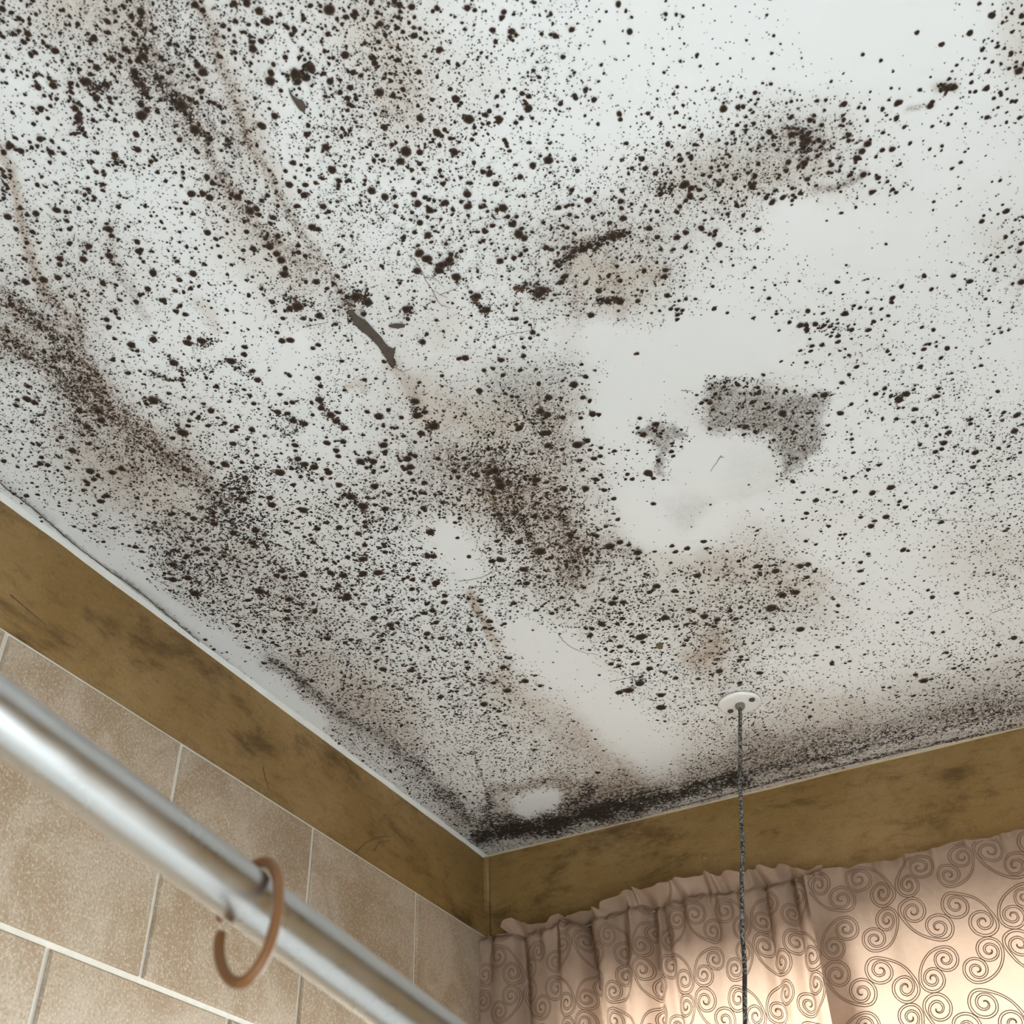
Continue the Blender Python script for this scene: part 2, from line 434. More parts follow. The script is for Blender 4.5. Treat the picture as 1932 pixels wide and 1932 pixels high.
# film strokes: (attribute, half width px, strength, polyline)
STROKES = [
 ('haze', 9, .66, [(365, 0), (385, 25), (402, 60), (412, 110), (436, 180), (465, 255), (505, 325), (540, 390), (590, 470), (640, 545), (665, 590)]),
 ('haze', 17, .60, [(262, 0), (268, 60), (278, 105), (300, 150), (342, 195), (372, 250), (410, 330), (455, 400), (520, 465), (585, 500)]),
 ('dark', 10, .35, [(262, 15), (270, 90), (275, 130), (330, 185), (345, 200), (365, 240), (385, 260)]),
 ('tan', 22, .45, [(388, 20), (410, 95), (470, 250), (530, 370)]),
 ('tan', 11, .75, [(0, 280), (22, 320), (33, 380), (45, 440), (62, 500), (82, 560)]),
 ('haze', 8, .40, [(0, 280), (22, 320), (33, 380), (45, 440), (62, 500), (82, 560)]),
 ('haze', 20, .85, [(0, 552), (45, 590), (85, 615), (118, 645), (150, 690), (180, 740), (215, 780), (262, 815), (300, 848), (345, 878), (385, 905), (400, 930)]),
 ('haze', 22, .90, [(0, 632), (50, 655), (95, 685), (140, 722), (185, 755), (220, 785)]),
 ('haze', 12, .60, [(75, 530), (105, 565), (135, 610), (160, 660), (170, 700)]),
 ('dark', 9, .22, [(0, 548), (40, 585), (75, 610), (130, 660), (180, 740)]),
 ('dark', 9, .24, [(0, 640), (45, 655), (90, 685), (130, 715)]),
 ('haze', 9, .45, [(207, 430), (212, 470), (222, 505), (245, 545), (275, 600)]),
 ('haze', 14, .5, [(650, 575), (670, 600)]),
 ('tan', 16, .55, [(745, 690), (765, 720), (785, 760), (800, 790)]), ('grey', 14, .20, [(745, 695), (765, 720), (785, 760)]),
 ('tan', 38, .55, [(800, 750), (850, 775), (905, 790), (945, 795)]),
 ('grey', 48, .33, [(950, 735), (1000, 715), (1045, 720)]),
 ('haze', 40, .50, [(1010, 760), (1045, 800), (1060, 860)]),
 ('haze', 46, .55, [(830, 870), (900, 885), (950, 905)]), ('haze', 28, .85, [(920, 880), (945, 910), (960, 935)]),
 ('dark', 16, .34, [(925, 875), (945, 915)]),
 ('haze', 13, .70, [(915, 930), (935, 970), (960, 1000)]), ('haze', 11, .70, [(960, 945), (985, 980), (1005, 1020), (1012, 1060)]),
 ('haze', 17, .55, [(1055, 960), (1070, 1000), (1080, 1050), (1090, 1095)]),
 ('haze', 40, .40, [(1010, 900), (1040, 980), (1080, 1060)]),
 ('haze', 14, .55, [(1100, 1022), (1150, 1030), (1200, 1040)]),
 ('tan', 34, .35, [(1090, 640), (1140, 600), (1200, 560)]),
 # patch beside the cream filler
 ('haze', 9, .55, [(1085, 470), (1100, 460), (1140, 445), (1180, 440)]), ('dark', 8, .42, [(1075, 472), (1115, 468), (1150, 443), (1178, 440)]),
 ('haze', 12, .45, [(1065, 480), (1085, 530), (1100, 580), (1098, 610)]), ('haze', 10, .40, [(1150, 470), (1165, 520), (1180, 565), (1172, 600)]),
 ('tan', 30, .60, [(1100, 480), (1140, 520), (1180, 520), (1230, 510)]), ('haze', 13, .40, [(1230, 520), (1250, 512), (1262, 505)]),
 ('dark', 8, .40, [(1125, 567), (1150, 563), (1172, 566)]), ('dark', 12, .36, [(1000, 545), (1020, 552), (1032, 545)]),
 ('grey', 5, .55, [(1540, 358), (1575, 352), (1605, 342), (1630, 328)]), ('haze', 6, .5, [(1470, 380), (1540, 358), (1600, 345), (1630, 328)]),
 ('haze', 30, .45, [(1490, 265), (1520, 262), (1545, 268)]), ('dark', 10, .34, [(1508, 255), (1522, 264), (1518, 282)]),
 ('grey', 30, .22, [(1330, 320), (1400, 290), (1470, 300)]), ('tan', 36, .35, [(1260, 340), (1350, 310), (1450, 330), (1540, 310)]),
 ('tan', 70, .40, [(690, 60), (740, 110), (760, 170)]), ('tan', 50, .45, [(90, 20), (170, 20), (230, 30)]),
 ('tan', 60, .50, [(180, 870), (250, 900), (310, 935)]), ('haze', 30, .30, [(120, 800), (190, 850), (250, 900)]),
 ('tan', 60, .32, [(420, 380), (470, 440), (540, 500)]),
 ('haze', 28, .30, [(330, 1000), (420, 1050), (500, 1090), (600, 1170)]),
 ('tan', 50, .40, [(600, 1270), (660, 1300), (720, 1330), (760, 1370)]), ('haze', 30, .35, [(660, 1310), (720, 1350), (770, 1400)]),
 ('grey', 14, .70, [(505, 1243), (545, 1262), (590, 1300), (630, 1335), (670, 1362), (720, 1388)]), ('dark', 7, .35, [(505, 1243), (545, 1262), (590, 1305), (640, 1345), (690, 1370)]),
 ('grey', 13, .45, [(720, 1390), (760, 1425), (800, 1465), (840, 1500), (880, 1540)]),
 ('dark', 12, .33, [(745, 1405), (790, 1440), (800, 1455)]), ('dark', 15, .38, [(820, 1490), (860, 1520), (900, 1555)]),
 # crack and smudges along the left wall
 ('grey', 2.2, .9, [(20, 925), (60, 955), (110, 1000), (160, 1040), (210, 1078), (260, 1112), (300, 1145), (360, 1195), (420, 1250), (470, 1290), (530, 1345), (600, 1400), (650, 1435), (700, 1468), (760, 1516)]),
 ('grey', 9, .50, [(225, 1090), (270, 1120), (330, 1172), (380, 1215), (420, 1248), (490, 1312), (560, 1365), (640, 1425), (720, 1485)]),
 ('grey', 10, .30, [(0, 905), (40, 938), (100, 985)]),
 # corner
 ('dark', 20, 1.0, [(905, 1575), (960, 1565), (1020, 1558), (1080, 1545), (1140, 1530), (1200, 1518)]),
 ('dark', 16, .80, [(1180, 1515), (1260, 1500), (1330, 1485), (1400, 1468)]),
 ('dark', 16, .66, [(905, 1560), (930, 1545), (1000, 1548), (1050, 1538), (1085, 1515), (1105, 1495)]),
 ('haze', 12, .60, [(935, 1490), (975, 1485), (1030, 1480), (1075, 1478), (1110, 1490)]),
 ('dark', 14, .55, [(922, 1505), (922, 1520), (915, 1550)]), ('haze', 26, .75, [(1080, 1500), (1130, 1510), (1200, 1500)]),
 ('dark', 3, .34, [(893, 1415), (900, 1438), (908, 1458), (914, 1480), (918, 1500)]),
 ('haze', 30, .75, [(1100, 1515), (1250, 1480), (1400, 1450), (1550, 1415), (1700, 1385), (1850, 1350), (1960, 1325)]),
 ('dark', 9, .48, [(1380, 1466), (1450, 1450), (1530, 1434), (1620, 1416)]), ('dark', 4, .55, [(1350, 1470), (1450, 1448), (1550, 1428), (1640, 1408), (1720, 1392)]), ('dark', 3, .50, [(1400, 1488), (1500, 1462), (1600, 1440), (1720, 1412), (1850, 1385), (1932, 1366)]),
 ('dark', 7, .36, [(1500, 1420), (1560, 1405), (1640, 1398), (1700, 1380)]), ('dark', 6, .32, [(1700, 1395), (1780, 1375), (1860, 1355), (1960, 1330)]),
 ('haze', 20, .45, [(1400, 1400), (1500, 1395), (1600, 1385)]), ('tan', 34, .35, [(1500, 1330), (1600, 1335), (1640, 1360)]),
 ('tan', 60, .45, [(1100, 1390), (1150, 1420), (1200, 1460)]), ('haze', 40, .33, [(1080, 1390), (1140, 1430), (1190, 1470)]),
 ('tan', 40, .50, [(1270, 1050), (1330, 1060), (1390, 1070)]), ('tan', 30, .50, [(1460, 1090), (1500, 1100), (1535, 1105)]),
 ('tan', 26, .80, [(1310, 1240), (1340, 1225), (1360, 1205)]), ('haze', 18, .45, [(1305, 1245), (1335, 1230), (1360, 1205)]),
 ('tan', 30, .45, [(930, 1290), (960, 1310), (1000, 1330)]), ('haze', 16, .35, [(930, 1290), (955, 1300)]),
 ('tan', 9, .95, [(886, 1120), (897, 1145), (912, 1170), (925, 1195), (935, 1210)]), ('grey', 6, .25, [(886, 1122), (905, 1160), (920, 1185)]),
 ('tan', 9, .45, [(935, 1210), (950, 1240), (962, 1270)]),
 ('tan', 50, .18, [(1780, 1050), (1850, 1040), (1932, 1060)]), ('tan', 50, .22, [(1880, 450), (1932, 480)]), ('tan', 40, .30, [(1915, 40), (1930, 120)]),
 ('tan', 10, .70, [(1765, 164), (1790, 160), (1800, 164)]), ('haze', 6, .60, [(1770, 165), (1802, 163)]), ('haze', 5, .55, [(1710, 208), (1740, 200), (1758, 198)]),
 ('tan', 12, .50, [(375, 570), (395, 590), (405, 620)]), ('tan', 8, .6, [(655, 730), (675, 722), (690, 735)]),
 ('tan', 26, .25, [(840, 560), (850, 600), (835, 640)]), ('grey', 20, .06, [(800, 620), (830, 640)]),
]
PATCHES = [  # film patches with outlines
 ('grey', .80, 30, [(1325, 748), (1338, 722), (1385, 728), (1430, 722), (1470, 738), (1520, 738), (1562, 742), (1540, 785), (1548, 815), (1542, 845), (1515, 885), (1472, 905), (1478, 868), (1452, 832), (1400, 815), (1345, 808), (1330, 785)]),
 ('grey', .80, 12, [(1203, 818), (1236, 798), (1262, 806), (1295, 820), (1268, 842), (1256, 862), (1250, 895), (1236, 890), (1242, 855), (1232, 835)]),
 ('tan', .20, 14, [(1262, 850), (1300, 830), (1340, 815), (1400, 815), (1455, 835), (1475, 870), (1465, 915), (1410, 940), (1330, 955), (1280, 930), (1255, 895)]),
 ('grey', .13, 70, [(1385, 850), (1440, 850), (1470, 880), (1462, 920), (1400, 945), (1370, 920)]),
 ('grey', .22, 46, [(1255, 940), (1300, 935), (1340, 950), (1320, 980), (1290, 1000), (1262, 975)]),
 ('haze', .16, 30, [(1200, 300), (1300, 250), (1420, 235), (1500, 225), (1620, 250), (1635, 320), (1540, 360), (1400, 400), (1300, 420), (1210, 380)]),
]
CLEAN = [  # bare paint: (polyline, half width)
 ([(990, 1200), (1060, 1240), (1110, 1300), (1150, 1350), (1210, 1400), (1240, 1430)], 34), ([(840, 1010), (860, 1040), (880, 1070)], 26),
 ([(985, 1522), (1010, 1514), (1040, 1506)], 15), ([(1190, 940), (1210, 990), (1290, 1020), (1340, 990)], 26), ([(1130, 640), (1250, 690), (1170, 740), (1150, 790)], 34),
 ([(1300, 870), (1360, 880), (1400, 870)], 46), ([(60, 960), (140, 1015), (230, 1075), (330, 1150), (420, 1215), (520, 1300), (600, 1360)], 13),
 ([(560, 650), (555, 680)], 22), ([(1300, 640), (1450, 650), (1300, 690)], 40), ([(1600, 430), (1700, 460), (1500, 420)], 40)]

def films(px, xy):
    wx = (fbm(xy[:, 0] * 26, xy[:, 1] * 26, 1) - .5) * 30; wy = (fbm(xy[:, 0] * 26, xy[:, 1] * 26, 2) - .5) * 30
    fx = (fbm(xy[:, 0] * 120, xy[:, 1] * 120, 3) - .5) * 12; fy = (fbm(xy[:, 0] * 120, xy[:, 1] * 120, 4) - .5) * 12
    q = px + np.stack([wx + fx, wy + fy], 1); qs = px + np.stack([fx * .5 + wx * .12, fy * .5 + wy * .12], 1)
    A = {k: np.zeros(len(px)) for k in ('haze', 'grey', 'dark', 'tan')}
    h = lookup(GH, q) / 9
    A['tan'] += .62 * h * (.4 + 1.2 * fbm(xy[:, 0] * 22, xy[:, 1] * 22, 8))
    A['haze'] += .72 * h ** 1.25 * (.3 + 1.5 * fbm(xy[:, 0] * 40, xy[:, 1] * 40, 9))
    for k, hw, s, pl in STROKES:
        lo, hi = np.min(pl, 0) - hw * 3 - 30, np.max(pl, 0) + hw * 3 + 30
        sel = np.where((px > lo).all(1) & (px < hi).all(1))[0]
        if not len(sel): continue
        d = seg_dist((qs if hw < 12 else q)[sel], pl)
        f = s * np.exp(-(d / hw) ** 2) * (.65 + .7 * fbm(xy[sel, 0] * 60, xy[sel, 1] * 60, 12))
        A[k][sel] = 1 - (1 - A[k][sel]) * (1 - np.clip(f, 0, 1)) if k != 'dark' else np.maximum(A[k][sel], f)
    for k, s, soft, poly in PATCHES:
        d = in_poly(q, poly)
        A[k] = np.maximum(A[k], s * sm(d / soft + .5) * (.6 + .8 * fbm(xy[:, 0] * 45, xy[:, 1] * 45, 14)))
    for pl, hw in CLEAN:
        d = seg_dist(q * .6 + px * .4, pl); f = 1 - .92 * sm((2.1 - d / hw) / 1.5)
        for k in ('haze', 'tan', 'dark'): A[k] *= f
    return A
def clean_factor(px):
    f = np.ones(len(px))
    for pl, hw in CLEAN:
        f *= 1 - .93 * sm((2.0 - seg_dist(px, pl) / hw) / 1.3)
    return f

xs = np.concatenate([np.arange(0, 1.22, .0026), np.linspace(1.225, XR, 22)])
ys = -np.concatenate([np.arange(0, 1.72, .0026), np.linspace(1.725, -YB, 22)])
gx, gy = np.meshgrid(xs, ys, indexing='ij')
xy = np.stack([gx.ravel(), gy.ravel()], 1)
relief = .0016 * (fbm(xy[:, 0] * 7, xy[:, 1] * 7, 31) - .5) + .0006 * (fbm(xy[:, 0] * 40, xy[:, 1] * 40, 32) - .5)
V = np.column_stack([xy, H - .0006 + relief])
nx, ny = len(xs), len(ys)
ii = (np.arange(nx - 1)[:, None] * ny + np.arange(ny - 1)[None, :]).ravel()
Fq = np.stack([ii, ii + 1, ii + ny + 1, ii + ny], 1)
# slab above
sv, sf = box_vf(-.1, XR + .1, YB - .1, .12, H + .004, H + .12, b=len(V))
cm = mesh('ceiling', np.vstack([V, sv]), np.vstack([Fq, np.array(sf)]), True)
P3 = np.vstack([V, sv]); px = proj(P3)
A = films(px, P3[:, :2])
for k, a in A.items():
    a[-8:] = 0
    at = cm.attributes.new(k, 'FLOAT', 'POINT'); at.data.foreach_set('value', np.clip(a, 0, 1).astype(np.float32))
ceiling = obj('ceiling', cm, M['ceil'], kind='structure')

# ---- specks: tens of thousands of pin-head growths, one object
def blobs(name, c, r, k=7, z=.0011, seed=1, stretch=.25, dome=.0006):
    """flat-bottomed little domes on the ceiling: ring of k plus a centre"""
    g = np.random.default_rng(seed); n = len(c)
    ang = np.arange(k) * 2 * math.pi / k + g.uniform(0, 6.28, (n, 1))
    rad = r[:, None] * g.uniform(.72, 1.22, (n, k))
    st = 1 + stretch * g.normal(0, 1, (n, 1)); ax = g.uniform(0, math.pi, (n, 1))
    x, y = rad * np.cos(ang), rad * np.sin(ang) * np.clip(st, .45, 1.6)
    X = c[:, :1] + x * np.cos(ax) - y * np.sin(ax); Y = c[:, 1:] + x * np.sin(ax) + y * np.cos(ax)
    Z = np.full((n, k), H - z)
    V = np.stack([X, Y, Z], 2); ctr = np.column_stack([c, np.full(n, H - z - dome) - .12 * np.minimum(r, .004)])[:, None, :]
    V = np.concatenate([V, ctr], 1).reshape(-1, 3)
    b = (np.arange(n) * (k + 1))[:, None]
    j = np.arange(k)
    Fc = np.stack([b + j, b + (j + 1) % k, np.broadcast_to(b + k, (n, k))], 2).reshape(-1, 3)
    return mesh(name, V, Fc[:, ::-1].copy())
def ok_xy(c):
    return (c[:, 0] > .008) & (c[:, 1] < -.007) & (c[:, 0] < XR - .02) & (c[:, 1] > YB + .02)
def sample(g, count, power, seed, clump):
    r = np.random.default_rng(seed)
    p = r.uniform((-160, -160), (2090, 1640), (count, 2))
    c, t = px_to_ceiling(p)
    v = (lookup(g, p) / 9) ** power * clean_factor(p)
    v *= np.clip(.25 + 1.6 * fbm(c[:, 0] * clump, c[:, 1] * clump, seed), 0, 1.6) / 1.25
    for k, s, soft, poly in PATCHES[:2]:
        v = np.maximum(v, .55 * sm(in_poly(p, poly) / 24 + .9))
    keep = (r.uniform(0, 1, count) < v) & ok_xy(c) & (t > 0)
    return p[keep], c[keep], t[keep]
p1, c1, t1 = sample(GF, 330000, 1.5, 21, 34)
r1 = np.clip(np.random.default_rng(5).lognormal(math.log(.00060), .40, len(c1)), .0003, .0024)
r1 *= .92 + .85 * (lookup(GF, p1) / 9) * np.clip((p1[:, 1] - 650) / 400, 0, 1)
p2, c2, t2 = sample(GM, 26000, 1.2, 22, 24)
r2 = np.clip(np.random.default_rng(6).lognormal(math.log(.00150), .38, len(c2)), .0009, .0038) * (1 + .35 * np.clip((p2[:, 1] - 700) / 400, 0, 1))
# feathery clumps: specks strung along short runs (photo px polyline, half width, number)
CLUMPS = [([(350, 640), (380, 650), (410, 640)], 7, 90), ([(312, 662), (330, 690), (352, 702), (400, 692), (440, 676), (466, 690)], 6, 150), ([(275, 702), (310, 712), (345, 716)], 6, 80),
 ([(440, 690), (480, 714)], 6, 50), ([(268, 756), (290, 750), (318, 770)], 7, 70), ([(325, 790), (348, 815), (352, 825)], 8, 70), ([(146, 205), (152, 235), (158, 255)], 7, 80),
 ([(160, 155), (180, 165), (205, 158)], 12, 90), ([(250, 135), (268, 155), (275, 180)], 11, 110), ([(315, 180), (345, 200)], 13, 110), ([(545, 145), (570, 140), (590, 122)], 11, 120),
 ([(515, 795), (540, 815), (575, 800)], 12, 110), ([(510, 770), (545, 790), (575, 800)], 8, 60), ([(600, 745), (612, 775), (635, 795), (650, 807)], 8, 150), ([(545, 870), (570, 880), (590, 895)], 10, 110),
 ([(505, 895), (530, 890)], 10, 60), ([(640, 920), (670, 945), (690, 965), (700, 985)], 12, 190), ([(780, 765), (790, 785)], 9, 70), ([(805, 800), (822, 808)], 10, 70), ([(770, 575), (775, 585), (760, 590)], 8, 60),
 ([(690, 860), (705, 880)], 8, 50), ([(470, 905), (445, 930), (420, 950)], 34, 620), ([(380, 960), (430, 985), (500, 1000)], 20, 300), ([(425, 1000), (470, 1020), (520, 1010)], 14, 160), ([(500, 1050), (520, 1060), (550, 1080)], 10, 100),
 ([(388, 1075), (410, 1095), (440, 1108)], 8, 80), ([(465, 1140), (500, 1165), (540, 1175), (600, 1168), (635, 1178)], 7, 190), ([(620, 1105), (650, 1125), (680, 1140)], 9, 110), ([(555, 1195), (590, 1200), (615, 1202)], 4, 50),
 ([(610, 1075), (640, 1085), (655, 1090)], 7, 60), ([(275, 985), (300, 995), (320, 990)], 9, 80), ([(300, 1040), (340, 1070), (390, 1110)], 22, 300), ([(350, 1080), (400, 1130), (480, 1190), (540, 1230)], 18, 280),
 ([(935, 960), (955, 995), (965, 1010)], 8, 120), ([(965, 950), (990, 985), (1005, 1030), (1010, 1050)], 8, 170), ([(1055, 950), (1075, 1010), (1082, 1060)], 9, 150), ([(800, 1045), (815, 1050)], 6, 40), ([(805, 1000), (820, 1003)], 6, 40),
 ([(1195, 1290), (1215, 1283), (1205, 1275)], 8, 70), ([(1165, 1305), (1200, 1298)], 5, 40), ([(1440, 1145), (1460, 1150), (1480, 1148)], 5, 50), ([(1465, 1118), (1490, 1112), (1500, 1118)], 9, 80),
 ([(692, 560), (672, 558), (655, 575)], 10, 130), ([(722, 652), (735, 670), (744, 690)], 6, 170), ([(655, 585), (690, 618), (715, 645)], 5, 90), ([(860, 485), (840, 500), (825, 512)], 10, 130), ([(855, 520), (862, 530)], 9, 50), ([(1000, 540), (1030, 550), (1020, 560)], 12, 130), ([(1075, 472), (1120, 465), (1150, 445), (1185, 438)], 8, 200), ([(1085, 480), (1060, 490), (1050, 500)], 7, 60),
 ([(1125, 568), (1150, 563), (1172, 568)], 6, 90), ([(1275, 350), (1262, 360), (1240, 355)], 8, 60), ([(1505, 245), (1520, 262), (1515, 285)], 12, 130), ([(1330, 730), (1345, 720), (1420, 715)], 10, 90), ([(540, 560), (560, 575), (590, 570)], 12, 130),
 ([(690, 545), (690, 565), (660, 560)], 9, 90), ([(890, 555), (905, 575), (915, 590)], 8, 80), ([(965, 540), (985, 545), (995, 530)], 8, 70), ([(1690, 745), (1700, 752)], 7, 40), ([(1770, 160), (1800, 165)], 6, 60), ([(1545, 620), (1600, 615)], 12, 60),
 ([(860, 860), (900, 880), (960, 880)], 26, 260), ([(900, 830), (960, 840), (990, 850)], 20, 160), ([(960, 780), (1010, 790), (1050, 800)], 24, 200), ([(640, 1380), (700, 1400), (780, 1440)], 26, 300), ([(760, 1430), (830, 1500), (890, 1550)], 34, 800),
 ([(900, 1400), (1000, 1440), (1100, 1460)], 40, 260), ([(1150, 1480), (1300, 1450), (1450, 1410)], 26, 380), ([(1500, 1390), (1700, 1350), (1932, 1300)], 28, 420), ([(940, 1600), (1050, 1575), (1200, 1540), (1400, 1490)], 9, 340),
 ([(100, 640), (160, 720), (240, 800), (330, 870), (400, 930)], 20, 300), ([(0, 560), (60, 600), (120, 650)], 20, 130), ([(0, 650), (80, 680), (160, 730)], 20, 160)]
g = np.random.default_rng(9); cp = []; 
for pl, hw, cnt in CLUMPS:
    pl = np.asarray(pl, float); sg = np.linalg.norm(np.diff(pl, axis=0), axis=1); cs = np.concatenate([[0], np.cumsum(sg)])
    u = g.uniform(0, cs[-1], cnt)
    q = np.stack([np.interp(u, cs, pl[:, 0]), np.interp(u, cs, pl[:, 1])], 1) + g.normal(0, hw * .55, (cnt, 2))
    cp.append(q)
cp = np.vstack(cp); c3, t3 = px_to_ceiling(cp); k3 = ok_xy(c3); c3 = c3[k3]
r3 = np.clip(g.lognormal(math.log(.00082), .40, len(c3)), .0004, .0026)
obj('mould_specks', blobs('mould_specks', np.vstack([c1, c3]), np.concatenate([r1, r3]), k=6, z=.0013, seed=3), M['spot'], ceiling, kind='stuff', label='countless pin-head specks of black mould')

